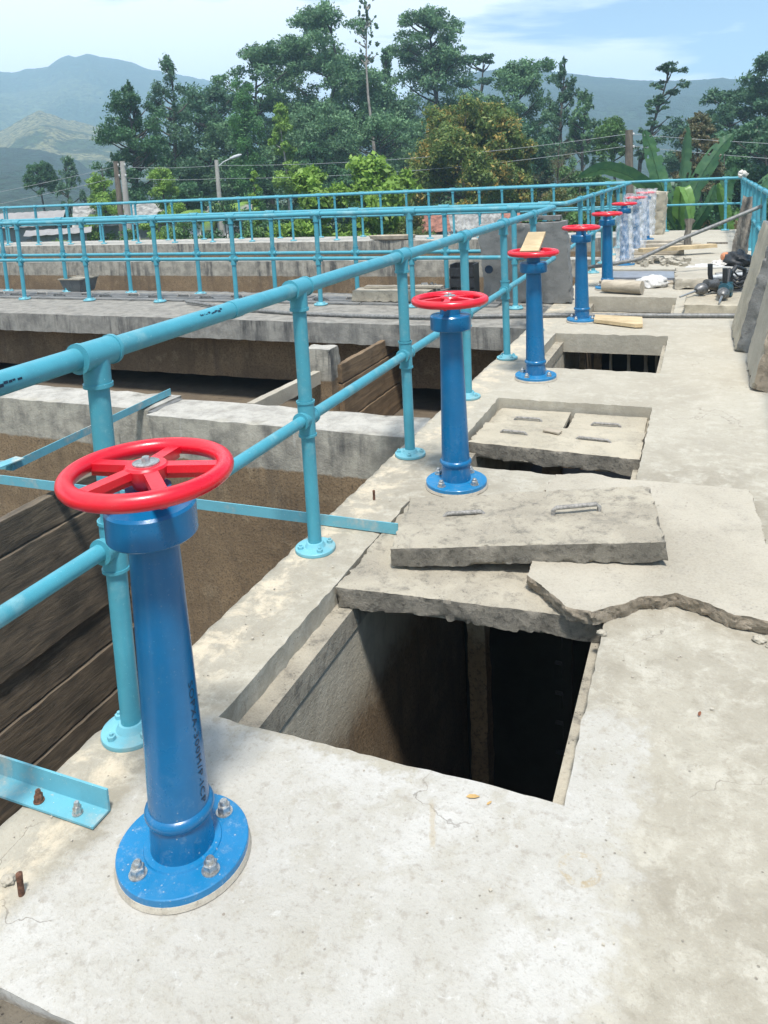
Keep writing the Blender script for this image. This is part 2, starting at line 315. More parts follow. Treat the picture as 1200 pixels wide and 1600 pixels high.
M['white'] = plain("whitewash", (0.68, 0.67, 0.64), 0.8, 0, 0.2, 4)
M['window'] = plain("dark_window", (0.03, 0.035, 0.04), 0.2, 0, 0.3)
M['bark'] = wood("bark", (0.11, 0.095, 0.08), (0.05, 0.043, 0.036), (1, 1, 0.15), 6)
M['barkpale'] = wood("pale_bark", (0.42, 0.38, 0.33), (0.24, 0.21, 0.18), (1, 1, 0.15), 6)

def plasticwrap():
    m, t, p = newmat("clear_wrap"); v = coords(t)
    a = tnoise(t, coords(t, (1, 1, 0.35)), 9, 5, 0.6, 2.5)
    p.inputs['Base Color'].default_value = (0.85, 0.88, 0.92, 1); p.inputs['Roughness'].default_value = 0.18
    bump(t, p, a, 0.6, 0.02)
    tr = t.nodes.new('ShaderNodeBsdfTransparent'); mxs = t.nodes.new('ShaderNodeMixShader')
    t.links.new(step(t, a, 0.38, 0.68, 0.22, 0.50), mxs.inputs[0])
    o = [x for x in t.nodes if x.type == 'OUTPUT_MATERIAL'][0]
    t.links.new(tr.outputs[0], mxs.inputs[1]); t.links.new(p.outputs[0], mxs.inputs[2]); t.links.new(mxs.outputs[0], o.inputs[0])
    return m
M['wrap'] = plasticwrap()

# ------------------------------------------------------------------ mesh helpers
class MB:
    def __init__(s): s.v = []; s.f = []; s.m = []; s.k = 0
    def add(s, vs, fs):
        o = len(s.v); s.v += [tuple(x) for x in vs]; s.f += [tuple(i+o for i in f) for f in fs]; s.m += [s.k]*len(fs); return s
    def box(s, x0, x1, y0, y1, z0, z1, mat=None):
        vs = [(x, y, z) for z in (z0, z1) for y in (y0, y1) for x in (x0, x1)]
        if mat is not None: vs = [tuple(mat @ Vector(q)) for q in vs]
        return s.add(vs, [(0, 2, 3, 1), (4, 5, 7, 6), (0, 1, 5, 4), (2, 6, 7, 3), (0, 4, 6, 2), (1, 3, 7, 5)])
    def frame(s, p, q):
        d = (Vector(q)-Vector(p)); d.normalize()
        a = Vector((0, 0, 1)) if abs(d.z) < 0.9 else Vector((1, 0, 0))
        u = d.cross(a).normalized(); w = u.cross(d).normalized(); return d, u, w
    def bar(s, p, q, w, h, roll=0.0):
        d, u, t = s.frame(p, q); c, n = math.cos(roll), math.sin(roll); u, t = u*c+t*n, t*c-u*n
        vs = [Vector(e)+u*(a*w/2)+t*(b*h/2) for e in (p, q) for a, b in ((-1, -1), (1, -1), (1, 1), (-1, 1))]
        return s.add(vs, [(3, 2, 1, 0), (4, 5, 6, 7), (0, 1, 5, 4), (1, 2, 6, 5), (2, 3, 7, 6), (3, 0, 4, 7)])
    def cyl(s, p, q, r0, r1=None, seg=20, caps=True):
        r1 = r0 if r1 is None else r1; d, u, t = s.frame(p, q); vs = []
        for e, r in ((p, r0), (q, r1)):
            vs += [Vector(e)+(u*math.cos(2*math.pi*i/seg)+t*math.sin(2*math.pi*i/seg))*r for i in range(seg)]
        fs = [(i, (i+1) % seg, seg+(i+1) % seg, seg+i) for i in range(seg)]
        if caps: fs += [tuple(range(seg-1, -1, -1)), tuple(range(seg, 2*seg))]
        return s.add(vs, fs)
    def lathe(s, prof, c=(0, 0, 0), seg=40):
        vs = []; n = len(prof)
        for r, z in prof:
            vs += [(c[0]+r*math.cos(2*math.pi*i/seg), c[1]+r*math.sin(2*math.pi*i/seg), c[2]+z) for i in range(seg)]
        fs = [(k*seg+i, k*seg+(i+1) % seg, (k+1)*seg+(i+1) % seg, (k+1)*seg+i) for k in range(n-1) for i in range(seg)]
        fs += [tuple(range(seg-1, -1, -1)), tuple((n-1)*seg+i for i in range(seg))]
        return s.add(vs, fs)
    def tube(s, pts, r, seg=12, closed=False, rads=None):
        P = [Vector(p) for p in pts]; n = len(P); vs = []; u = None
        for i in range(n):
            a = P[(i-1) % n] if (closed or i > 0) else P[i]; b = P[(i+1) % n] if (closed or i < n-1) else P[i]
            d = (b-a).normalized()
            if u is None:
                z = Vector((0, 0, 1)) if abs(d.z) < 0.9 else Vector((1, 0, 0)); u = d.cross(z).normalized()
            u = (u-d*u.dot(d)).normalized(); w = d.cross(u); rr = rads[i] if rads else r
            vs += [P[i]+(u*math.cos(2*math.pi*k/seg)+w*math.sin(2*math.pi*k/seg))*rr for k in range(seg)]
        m = n if closed else n-1
        fs = [(i*seg+k, i*seg+(k+1) % seg, ((i+1) % n)*seg+(k+1) % seg, ((i+1) % n)*seg+k) for i in range(m) for k in range(seg)]
        if not closed: fs += [tuple(range(seg-1, -1, -1)), tuple((n-1)*seg+k for k in range(seg))]
        return s.add(vs, fs)
    def build(s, name, mat, parent=None, loc=(0, 0, 0), rot=None, ang=38):
        me = bpy.data.meshes.new(name); me.from_pydata(s.v, [], s.f); me.update()
        mats = mat if isinstance(mat, (list, tuple)) else [mat]
        for q in mats: me.materials.append(q)
        if len(mats) > 1: me.polygons.foreach_set('material_index', s.m)
        me.polygons.foreach_set('use_smooth', [True]*len(me.polygons))
        me.set_sharp_from_angle(angle=rad(ang))
        o = bpy.data.objects.new(name, me); COL.objects.link(o); o.location = loc
        if rot is not None: o.rotation_euler = rot
        if parent is not None: o.parent = parent
        return o
def tag(o, label=None, cat=None, group=None, kind=None):
    if label: o['label'] = label
    if cat: o['category'] = cat
    if group: o['group'] = group
    if kind: o['kind'] = kind
    return o
def thing(name, label, cat, loc=(0, 0, 0), group=None, rz=0.0):
    o = bpy.data.objects.new(name, None); COL.objects.link(o); o.location = loc; o.rotation_euler = (0, 0, rz)
    return tag(o, label, cat, group)
def kids(o): return [c for c in bpy.data.objects if c.parent == o]
def copy_tree(o, parent=None):
    c = o.copy(); COL.objects.link(c)
    if parent is not None: c.parent = parent; c.matrix_parent_inverse = o.matrix_parent_inverse
    for ch in kids(o): copy_tree(ch, c)
    return c
def nz(v, f, seed=0.0): return noise.noise(Vector((v[0]*f+seed, v[1]*f+seed*1.7, v[2]*f-seed)))

def slab_mb(c, T, step_=0.03, amp=0.004, chip=0.012, seed=1.0, mb=None, drop=None, edge_mat=0):
    """a cast slab over four top corners c=[near-left, near-right, far-left, far-right]; worn, chipped edges"""
    c = [Vector(q) for q in c]; mb = mb or MB()
    nu = max(2, int((c[1]-c[0]).length/step_)); nv = max(2, int((c[2]-c[0]).length/step_)); nw = max(2, int(T/step_)+1)
    nrm = (c[1]-c[0]).cross(c[2]-c[0]).normalized(); idx = {}; vs = []
    ctr = (c[0]+c[1]+c[2]+c[3])/4
    def vert(i, j, k):
        key = (i, j, k)
        if key in idx: return idx[key]
        u, v, w = i/nu, j/nv, k/nw
        p = (c[0]*(1-u)+c[1]*u)*(1-v)+(c[2]*(1-u)+c[3]*u)*v
        q = p-nrm*(w*T)
        e = (1 if i in (0, nu) else 0)+(1 if j in (0, nv) else 0)+(1 if k in (0, nw) else 0)
        q = q+Vector((nz(q, 9, seed), nz(q, 9, seed+5), nz(q, 9, seed+9)))*amp+Vector((nz(q, 55, seed), nz(q, 55, seed+5), nz(q, 55, seed+9)))*(amp*(0.55 if e else 0.25))
        if e >= 2 or (e == 1 and k not in (0, nw)):
            a = max(0.0, 0.7*nz(q, 14, seed+3)+0.75*nz(q, 48, seed+7)+0.18)
            inw = (ctr-nrm*T/2-q)
            inw = inw-nrm*inw.dot(nrm); inw.normalize()
            q = q+inw*(a*chip*(1.5 if e >= 2 else 0.8))-nrm*((a*chip*0.6) if k == 0 else -a*chip*0.6 if k == nw else 0)
            if drop and k == nw: q = q-nrm*drop*(nz(q, 7, seed+2))
        idx[key] = len(vs); vs.append(q); return idx[key]
    fs = []
    for i in range(nu):
        for j in range(nv):
            fs.append((vert(i, j, 0), vert(i+1, j, 0), vert(i+1, j+1, 0), vert(i, j+1, 0)))
            fs.append((vert(i, j, nw), vert(i, j+1, nw), vert(i+1, j+1, nw), vert(i+1, j, nw)))
    ntop = len(fs)
    for k in range(nw):
        for i in range(nu):
            fs.append((vert(i, 0, k+1), vert(i+1, 0, k+1), vert(i+1, 0, k), vert(i, 0, k)))
            fs.append((vert(i, nv, k), vert(i+1, nv, k), vert(i+1, nv, k+1), vert(i, nv, k+1)))
        for j in range(nv):
            fs.append((vert(0, j, k), vert(0, j+1, k), vert(0, j+1, k+1), vert(0, j, k+1)))
            fs.append((vert(nu, j, k+1), vert(nu, j+1, k+1), vert(nu, j+1, k), vert(nu, j, k)))
    mb.add(vs, fs)
    if edge_mat:
        n0 = len(mb.m)-len(fs)
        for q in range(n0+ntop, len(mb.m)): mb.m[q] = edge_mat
    return mb
def handle_mb(a, b, h, r=0.008, sink=0.02):
    """bent-bar lifting handle from a to b standing h above the slab"""
    a, b = Vector(a), Vector(b); d = (b-a).normalized(); z = Vector((0, 0, 1))
    pts = [a-z*sink, a+z*(h-0.012), a+z*h+d*0.012, b+z*h-d*0.012, b+z*(h-0.012), b-z*sink]
    return MB().tube(pts, r, 10)

# ------------------------------------------------------------------ the walkway deck and the channel under it
XE, XR, YN, YF = -1.61, 0.86, -1.0, 18.75                # deck edges
HX0, HX1 = -1.31, -0.31                                  # openings, across
HOLES = [(-0.45, 0.92), (1.735, 3.35), (3.84, 5.11), (6.0, 7.315), (8.40, 9.46), (10.50, 11.95), (12.70, 13.60), (15.05, 15.95)]
def cuts(breaks, fn):
    out = []
    for a, b in zip(breaks[:-1], breaks[1:]):
        n = max(1, int(round((b-a)/fn((a+b)/2)))); out += [a+(b-a)*i/n for i in range(n)]
    return out+[breaks[-1]]
def build_deck():
    yb = sorted([YN, YF]+[y for h in HOLES for y in h])
    ys = cuts(yb, lambda y: 0.035 if 0.5 < y < 5.4 else 0.07 if y < 10 else 0.2)
    xs = cuts([XE, HX0, HX1, XR], lambda x: 0.035)
    nx, ny = len(xs), len(ys); top = {}; bot = {}; vs = []; fs = []
    inhole = lambda x, y: HX0 < x < HX1 and any(a < y < b for a, b in HOLES)
    solid = [[not inhole((xs[i]+xs[i+1])/2, (ys[j]+ys[j+1])/2) for j in range(ny-1)] for i in range(nx-1)]
    def border(i, j):
        n = 0
        for a in (i-1, i):
            for b in (j-1, j):
                if 0 <= a < nx-1 and 0 <= b < ny-1 and solid[a][b]: n += 1
        return n < 4
    def vt(i, j):
        if (i, j) not in top:
            x, y = xs[i], ys[j]; z = 0.0035*nz((x, y, 0), 3.0)+0.0016*nz((x, y, 0), 17)
            if border(i, j):
                a = nz((x, y, 0), 11, 4)+0.5*nz((x, y, 0), 38, 2)
                x += 0.007*nz((x, y, 0), 16, 8)+0.003*nz((x, y, 0), 50, 1); y += 0.007*nz((x, y, 0), 16, 12)+0.003*nz((x, y, 0), 50, 6); z -= max(0, a)*0.012
            top[i, j] = len(vs); vs.append((x, y, z))
        return top[i, j]
    def vb(i, j, d):
        if (i, j, d) not in bot:
            p = vs[vt(i, j)]; bot[i, j, d] = len(vs); vs.append((p[0]+0.004*nz(p, 20, d), p[1]+0.004*nz(p, 20, d+3), -d))
        return bot[i, j, d]
    for i in range(nx-1):
        for j in range(ny-1):
            if not solid[i][j]: continue
            fs.append((vt(i, j), vt(i+1, j), vt(i+1, j+1), vt(i, j+1)))
            for (di, dj, a, b) in ((-1, 0, (i, j+1), (i, j)), (1, 0, (i+1, j), (i+1, j+1)), (0, -1, (i, j), (i+1, j)), (0, 1, (i+1, j+1), (i, j+1))):
                I, J = i+di, j+dj
                if not (0 <= I < nx-1 and 0 <= J < ny-1) or not solid[I][J]:
                    dep = (0.06, 0.12, 0.18)
                    pr = (vt(*a), vt(*b))
                    for d in dep:
                        nw = (vb(*a, d), vb(*b, d)); fs.append((pr[1], pr[0], nw[0], nw[1])); pr = nw
    mb = MB(); mb.add(vs, fs)
    for (a, b) in zip([YN]+[h[1] for h in HOLES], [h[0] for h in HOLES]+[YF]):     # soffit of the solid strips
        mb.add([(HX0, a, -0.18), (HX1, a, -0.18), (HX1, b, -0.18), (HX0, b, -0.18)], [(3, 2, 1, 0)])
    o = mb.build("walkway", M['deck'], ang=60); tag(o, kind='structure'); return o
walkway = build_deck()
ch = MB()
for a, b in HOLES[1:]:                                    # ledges that carry the covers
    ch.box(HX0-0.03, -1.238, a+0.002, b-0.002, -0.179, -0.086); ch.box(-0.356, HX1+0.03, a+0.002, b-0.002, -0.179, -0.088)
mbw = MB().box(XE+0.006, -1.243, YN, YF-0.02, -3.2, -0.181)
mbw.box(-0.352, XR-0.02, YN, YF-0.02, -3.2, -0.181)
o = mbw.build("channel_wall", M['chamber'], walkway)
ch.build("cover_ledge", M['slab'], walkway)
MB().box(-1.236, -0.372, YN, YF-0.02, -3.2, -3.0).build("channel_floor", M['deepshade'], walkway)
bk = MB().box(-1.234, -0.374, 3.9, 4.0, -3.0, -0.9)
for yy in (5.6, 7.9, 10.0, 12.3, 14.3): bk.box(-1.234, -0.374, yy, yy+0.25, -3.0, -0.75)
bk.build("baffle", M['deepshade'], walkway)
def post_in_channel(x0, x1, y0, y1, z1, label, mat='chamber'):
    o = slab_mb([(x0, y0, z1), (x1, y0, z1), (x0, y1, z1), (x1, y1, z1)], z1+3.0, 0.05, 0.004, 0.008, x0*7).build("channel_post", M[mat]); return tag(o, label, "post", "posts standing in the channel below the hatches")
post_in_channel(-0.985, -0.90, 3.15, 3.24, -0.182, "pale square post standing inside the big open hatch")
nb = MB()
nb.bar((-0.56, 3.3, -3), (-0.56, 3.3, -0.182), 0.05, 0.04)
for k in range(14): nb.box(-0.62, -0.585, 3.285, 3.315, -2.4+k*0.15, -2.33+k*0.15)
tag(nb.build("toothed_rack", M['deepshade']), "dark toothed rack standing in the dark of the big open hatch", "gate rack")
post_in_channel(-0.93, -0.81, 4.62, 4.70, -0.182, "brown post below the gap in front of the sunken covers", 'timberbrown')
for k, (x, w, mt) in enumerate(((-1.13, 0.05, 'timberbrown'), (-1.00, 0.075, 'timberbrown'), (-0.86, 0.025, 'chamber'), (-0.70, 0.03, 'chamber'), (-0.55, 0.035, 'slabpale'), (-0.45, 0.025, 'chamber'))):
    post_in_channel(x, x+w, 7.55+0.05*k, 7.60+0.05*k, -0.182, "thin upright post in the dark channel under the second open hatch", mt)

# sunken dirty cover in the front corner
tag(slab_mb([(-1.303, -0.4, -0.012), (-0.317, -0.4, -0.012), (-1.303, 0.914, -0.010), (-0.317, 0.914, -0.010)], 0.07, 0.04, 0.004, 0.008, 3.3).build("hatch_cover", M['mud']),
    "dirty brown sunken hatch cover in front of the nearest blue pedestal", "hatch cover")

# ------------------------------------------------------------------ slabs lying round the hatches
def handles(parent, lst, h, r=0.008):
    for a, b in lst: handle_mb(a, b, h, r).build("handle", M['rebar'], parent)
s1 = tag(slab_mb([(-1.302, 2.505, 0.0), (-0.318, 2.575, 0.0), (-1.305, 3.00, 0.0), (-0.318, 3.06, 0.0)], 0.082, 0.014, 0.004, 0.014, 11.0, drop=0.014, edge_mat=1).build("hatch_cover", [M['slab'], M['slabedge']]),
         "grey cover slab seated in the far half of the big open hatch", "hatch cover")
s1b = tag(slab_mb([(-1.302, 3.02, -0.004), (-0.318, 3.075, -0.004), (-1.302, 3.345, -0.004), (-0.318, 3.345, -0.004)], 0.08, 0.03, 0.004, 0.015, 13.0).build("hatch_cover", M['slab']),
          "cover slab mostly hidden below the loose slab with two bar handles", "hatch cover")
s2 = tag(slab_mb([(-1.148, 2.69, 0.088), (-0.125, 2.905, 0.158), (-1.243, 3.180, 0.088), (-0.219, 3.428, 0.158)], 0.078, 0.014, 0.0035, 0.014, 21.0, drop=0.010, edge_mat=1).build("loose_slab", [M['slab'], M['slabedge']]),
         "loose weathered slab with two bar handles lying tilted across other slabs", "slab")
handles(s2, [((-1.022, 3.010, 0.094), (-0.862, 3.058, 0.104))], 0.016, 0.009)
handles(s2, [((-0.573, 3.078, 0.127), (-0.397, 3.143, 0.139))], 0.034, 0.009)

def rubble_mb(outline, z1, T, seed, rough_pts=None, step_=0.007):
    """a thin broken sheet of concrete: jagged outline, crumbling sides"""
    P = []
    n = len(outline)
    for i in range(n):
        a, b = Vector((*outline[i], 0)), Vector((*outline[(i+1) % n], 0)); k = max(1, int((b-a).length/step_))
        P += [a+(b-a)*(q/k) for q in range(k)]
    ctr = sum(P, Vector())/len(P); rings = []; vs = []
    nr = 9
    for d in range(nr+1):
        w = d/nr; ring = []
        for p in P:
            q = p+Vector((nz(p, 18, seed), nz(p, 18, seed+4), 0))*0.010+Vector((nz(p, 60, seed), nz(p, 60, seed+4), 0))*0.005
            inw = (ctr-q).normalized(); g = Vector((q.x, q.y, w*T*1.3))
            if d: q = q+inw*(0.012*w*w+0.010*nz(g, 26, seed+2)+0.007*nz(g, 70, seed+5)+0.003*nz(g, 150, seed+6))
            q.z = z1-w*T+(0.003*nz(g, 60, seed+d) if d else 0.002*nz(q, 12, seed))
            ring.append(len(vs)); vs.append(q)
        rings.append(ring)
    fs = [tuple(rings[0])]; m = len(P)
    for d in range(nr):
        fs += [(rings[d][i], rings[d+1][i], rings[d+1][(i+1) % m], rings[d][(i+1) % m]) for i in range(m)]
    fs.append(tuple(reversed(rings[nr])))
    mb = MB(); mb.add(vs, fs); mb.m = [0]+[1]*(len(fs)-1); return mb
bs = rubble_mb([(-0.60, 2.70), (-0.52, 2.62), (-0.43, 2.53), (-0.35, 2.52), (-0.28, 2.58), (-0.20, 2.66), (-0.08, 2.725), (0.02, 2.69), (0.10, 2.64), (0.22, 2.64), (0.40, 2.70),
                (0.41, 3.2), (0.225, 3.20), (0.22, 3.40), (0.19, 3.74), (-0.14, 3.74), (-0.40, 3.72), (-0.51, 3.76), (-0.67, 3.70), (-0.69, 3.53), (-0.62, 3.1)], 0.058, 0.055, 31.0)
tag(bs.build("broken_screed", [M['slabpale'], M['broken']]), "broken pale sheet of screed with a crumbling front edge under the loose slab", "broken slab")
# sunken covers of the next hatch
for (x0, x1, lab, sd_) in ((-1.285, -0.815, "small sunken cover with one handle, far row, on the railing side of the joint", 41.0), (-0.79, -0.335, "small sunken cover with one handle, far row, away from the railing", 43.0)):
    q = tag(slab_mb([(x0, 4.66, -0.062), (x1, 4.66, -0.062), (x0, 5.085, -0.062), (x1, 5.085, -0.062)], 0.024, 0.03, 0.002, 0.006, sd_).build("hatch_cover", M['slabtan']), lab, "hatch cover", "sunken covers with handles")
    xm = (x0+x1)/2; handles(q, [((xm-0.09, 4.85, -0.06), (xm+0.08, 4.855, -0.06))], 0.014)
q = tag(slab_mb([(-1.285, 4.262, -0.02), (-0.318, 4.232, -0.028), (-1.285, 4.66, -0.030), (-0.325, 4.70, -0.034)], 0.095, 0.016, 0.003, 0.012, 47.0, drop=0.03, edge_mat=1).build("hatch_cover", [M['slabtan'], M['slabedge']]),
        "wide sunken cover with two handles and a ragged black front edge", "hatch cover", "sunken covers with handles")
handles(q, [((-1.14, 4.485, -0.025), (-0.985, 4.478, -0.025)), ((-0.69, 4.485, -0.03), (-0.50, 4.468, -0.03))], 0.012)
tag(slab_mb([(-0.90, 4.545, -0.012), (-0.80, 4.515, -0.012), (-0.885, 4.60, -0.012), (-0.785, 4.57, -0.012)], 0.012, 0.02, 0.002, 0.004, 3).build("offcut", M['timbergrey']), "small flat offcut lying on the sunken covers", "offcut")

# further hatches and what lies in and on them
def plank(name, a, b, w, h, mat, label, cat="plank", group=None, seed=1.0):
    """a sawn length from a to b (top centre line), w wide, h thick"""
    a, b = Vector(a), Vector(b); d = (b-a).normalized(); z = Vector((0, 0, 1)); s = d.cross(z).normalized()
    mb = slab_mb([a+s*w/2, b+s*w/2, a-s*w/2, b-s*w/2], h, 0.04, 0.003, 0.006, seed)
    o = mb.build(name, M[mat]); return tag(o, label, cat, group)
plank("plank", (-1.25, 8.62, -0.10), (-0.36, 8.60, -0.10), 0.13, 0.04, 'timbergrey', "grey plank low across the hatch behind the tan board", "plank", "planks in the hatch openings", 2)
plank("plank", (-1.22, 8.85, -0.14), (-0.34, 8.88, -0.14), 0.12, 0.04, 'timbergrey', "second grey plank sunk deeper in the hatch behind the tan board", "plank", "planks in the hatch openings", 4)
plank("plank", (-1.26, 9.18, -0.17), (-0.36, 9.16, -0.17), 0.4, 0.03, 'slabtan', "wide formwork board at the back of the hatch behind the tan board", "plank", "planks in the hatch openings", 6)
tb = MB(); tb.add([(-1.04, 8.06, 0.012), (-0.58, 7.98, 0.012), (-0.55, 7.62, 0.012), (-0.62, 7.60, 0.012), (-1.02, 7.80, 0.012), (-1.04, 8.06, 0.045), (-0.58, 7.98, 0.045), (-0.55, 7.62, 0.045), (-0.62, 7.60, 0.045), (-1.02, 7.80, 0.045)],
                  [(4, 3, 2, 1, 0), (5, 6, 7, 8, 9)][::-1]+[(i, (i+1) % 5, 5+(i+1) % 5, 5+i) for i in range(5)])
tag(tb.build("board", M['timbernew']), "pale tan wedge of board lying at the fourth blue pedestal", "board")
tag(MB().tube([(-6.3, 8.42, 0.035), (-5.3, 8.02, 0.03), (-4.4, 7.86, 0.02), (-3.6, 7.80, 0.02), (-2.7, 7.78, 0.025), (-2.1, 7.95, 0.025), (-1.4, 8.08, 0.025), (-0.6, 8.16, 0.025), (0.55, 8.26, 0.03)], 0.022, 10).build("conduit_pipe", M['pipe']),
    "thin grey pipe lying along the cross walkway edge and over the deck", "pipe")
tag(slab_mb([(-0.21, 8.42, 0.10), (0.50, 8.36, 0.10), (-0.20, 9.25, 0.10), (0.50, 9.25, 0.10)], 0.098, 0.035, 0.005, 0.02, 61).build("loose_slab", M['slabtan']), "loose slab carrying the two hammer drills", "slab")
tag(slab_mb([(-0.36, 10.05, 0.13), (0.42, 10.05, 0.14), (-0.40, 11.2, 0.13), (0.40, 11.2, 0.13)], 0.12, 0.04, 0.008, 0.05, 63, drop=0.05).build("loose_slab", M['slabpale']), "pale slab dusted white behind the hammer drills", "slab")
lg = MB(); lg.cyl((-1.16, 9.76, 0.085), (-0.70, 9.62, 0.085), 0.075, 0.08, 18); tag(lg.build("log", M['timbergrey']), "short pale log on the deck behind the fifth blue pedestal", "log")
def lump(name, c, r, mat, label, cat, seed, flat=0.5, crease=0.35, ang=80):
    mb = MB(); nu, nv = 28, 16; vs = []
    for j in range(nv+1):
        th = math.pi*j/nv
        for i in range(nu):
            ph = 2*math.pi*i/nu; d = Vector((math.sin(th)*math.cos(ph), math.sin(th)*math.sin(ph), math.cos(th)))
            k = 1+crease*nz(d, 2.2, seed)+crease*0.5*nz(d, 6, seed)
            z = d.z*r[2]*k
            vs.append((c[0]+d.x*r[0]*k, c[1]+d.y*r[1]*k, c[2]+max(z, -r[2]*flat)))
    fs = [(j*nu+i, (j+1)*nu+i, (j+1)*nu+(i+1) % nu, j*nu+(i+1) % nu) for j in range(nv) for i in range(nu)]
    mb.add(vs, fs); return tag(mb.build(name, M[mat], ang=ang), label, cat)
lump("plastic_bag", (-0.62, 10.30, 0.05), (0.17, 0.20, 0.09), 'whitebag', "crumpled white plastic bag beside the pale log", "bag", 5.0)
lump("plastic_sheet", (0.0, 11.55, 0.03), (0.34, 0.45, 0.06), 'whitebag', "thin white plastic sheet spread behind the dusted slab", "sheet", 8.0, 0.4, 0.5)
tag(slab_mb([(-1.27, 11.25, -0.022), (-0.36, 11.25, -0.022), (-1.27, 11.93, -0.02), (-0.36, 11.93, -0.02)], 0.05, 0.06, 0.002, 0.004, 71).build("cover_plate", M['water']), "smooth blue-grey plate set in the hatch by the wrapped pedestal", "plate")
plank("plank", (-1.3, 10.62, 0.03), (-0.34, 10.55, 0.03), 0.2, 0.05, 'timbergrey', "broad grey plank bridging the hatch behind the pale log", "plank", "planks in the hatch openings", 8)
random.seed(4)
rb = MB()
for k in range(120):
    x = random.uniform(-1.15, -0.25); y = random.gauss(12.75, 0.18); s = random.uniform(0.015, 0.05)
    a = Matrix.Translation((x, y, 0.012+s*0.4+0.06*max(0, 1-abs(y-12.75)/0.3)*random.random())) @ Matrix.Rotation(random.uniform(0, 6), 4, 'Z') @ Matrix.Rotation(random.uniform(-.5, .5), 4, 'X')
    rb.box(-s, s, -s*0.7, s*0.7, -s*0.5, s*0.5, a)
tag(rb.build("rubble", M['slabpale'], ang=20), "strip of pale concrete rubble on the deck between wrapped pedestals", "rubble", None, 'stuff')
plank("plank", (-1.0, 13.35, 0.16), (0.12, 14.02, 0.16), 0.16, 0.06, 'timbernew', "long tan sawn plank lying askew across the far deck", "plank", None, 10)
plank("plank", (-1.25, 13.9, 0.09), (-0.35, 13.95, 0.09), 0.22, 0.08, 'timbergrey', "grey plank below the long tan plank", "plank", None, 12)
plank("plank", (-1.2, 15.2, 0.05), (-0.1, 15.3, 0.05), 0.2, 0.06, 'timbergrey', "grey plank across the farthest hatch", "plank", "planks in the hatch openings", 14)
plank("plank", (-1.2, 15.75, 0.06), (-0.25, 15.72, 0.06), 0.2, 0.06, 'timbergrey', "second grey plank across the farthest hatch", "plank", "planks in the hatch openings", 15)
plank("plank", (0.0, 15.6, 0.03), (0.35, 15.6, 0.03), 0.05, 0.05, 'timberold', "short dark batten on the far deck near the end railing", "batten", None, 16)
st = MB(); st.tube([(-0.32, 15.2, 0.0), (-0.33, 15.2, 0.2), (-0.30, 15.2, 0.36), (-0.31, 15.21, 0.5)], 0.07, 10, rads=[0.075, 0.06, 0.055, 0.08]); st.tube([(-0.31, 15.2, 0.34), (-0.22, 15.2, 0.48)], 0.03, 8)
tag(st.build("stake", M['timberold']), "short rough wooden stake standing on the far deck", "stake")
tag(slab_mb([(-1.19, 17.6, 0.93), (-0.80, 17.6, 0.90), (-1.19, 17.9, 0.96), (-0.76, 17.9, 0.90)], 0.93, 0.05, 0.012, 0.06, 81).build("concrete_block", M['slabtan']), "tall rough tan concrete block at the far end of the deck", "block")
tag(MB().tube([(0.64, 11.0, 0.93), (0.2, 10.75, 0.76), (-0.3, 10.5, 0.57), (-0.79, 10.35, 0.34), (-1.2, 10.25, 0.27), (-1.52, 10.2, 0.25)], 0.024, 10).build("cable", M['pipe']), "thick grey cable slung from railing to railing across the deck", "cable")
# slabs and a timber leaning on the outer railing
LEAN = "concrete slabs leaning on the outer railing"
def leaner(name, foot, top, y0, y1, T, mat, label, group, seed, cat="slab", em=None):
    """stands on its long edge at x=foot and leans on x=top; runs from y0 (near end) to y1"""
    h = 0.98; d = Vector((top-foot, 0, h)).normalized(); n = Vector((-d.z, 0, d.x))
    H = math.hypot(top-foot, h)
    a = Vector((foot, 0, 0.012))
    c = [a+Vector((0, y1, 0)), a+Vector((0, y0, 0)), a+d*H+Vector((0, y1, 0)), a+d*H+Vector((0, y0, 0))]
    mb = slab_mb(c, T, 0.035, 0.008, 0.035, seed, drop=0.03, edge_mat=1 if em else 0)
    o = mb.build(name, [M[mat], M[em]] if em else M[mat]); return tag(o, label, cat, group)
leaner("leaning_slab", 0.285, 0.50, 5.60, 6.45, 0.10, 'slabpale', "slab with a crumbled brown end leaning on the railing, closest of the leaning slabs", LEAN, 91, em='broken')
leaner("leaning_slab", 0.215, 0.46, 6.75, 7.75, 0.14, 'slabtan', "yellowish slab with a dark end leaning on the railing, behind the closest one", LEAN, 93, em='darkconc')
tag(slab_mb([(0.34, 13.55, 0.0), (0.585, 13.55, 0.0), (0.535, 13.86, 0.95), (0.70, 13.86, 0.93)], 0.07, 0.035, 0.012, 0.03, 97).build("leaning_timber", M['timberold']), "dark split slab of timber leaning on the outer railing", "timber")

def bend(path, r, n=6):
    """round the corners of a polyline"""
    P = [Vector(p) for p in path]; out = [P[0]]
    for a, b, c in zip(P[:-2], P[1:-1], P[2:]):
        u, w = (a-b).normalized(), (c-b).normalized()
        for k in range(n+1):
            t = k/n; p0, p2 = b+u*r, b+w*r; out.append(p0*(1-t)**2+b*(2*t*(1-t))+p2*t*t)
    return out+[P[-1]]
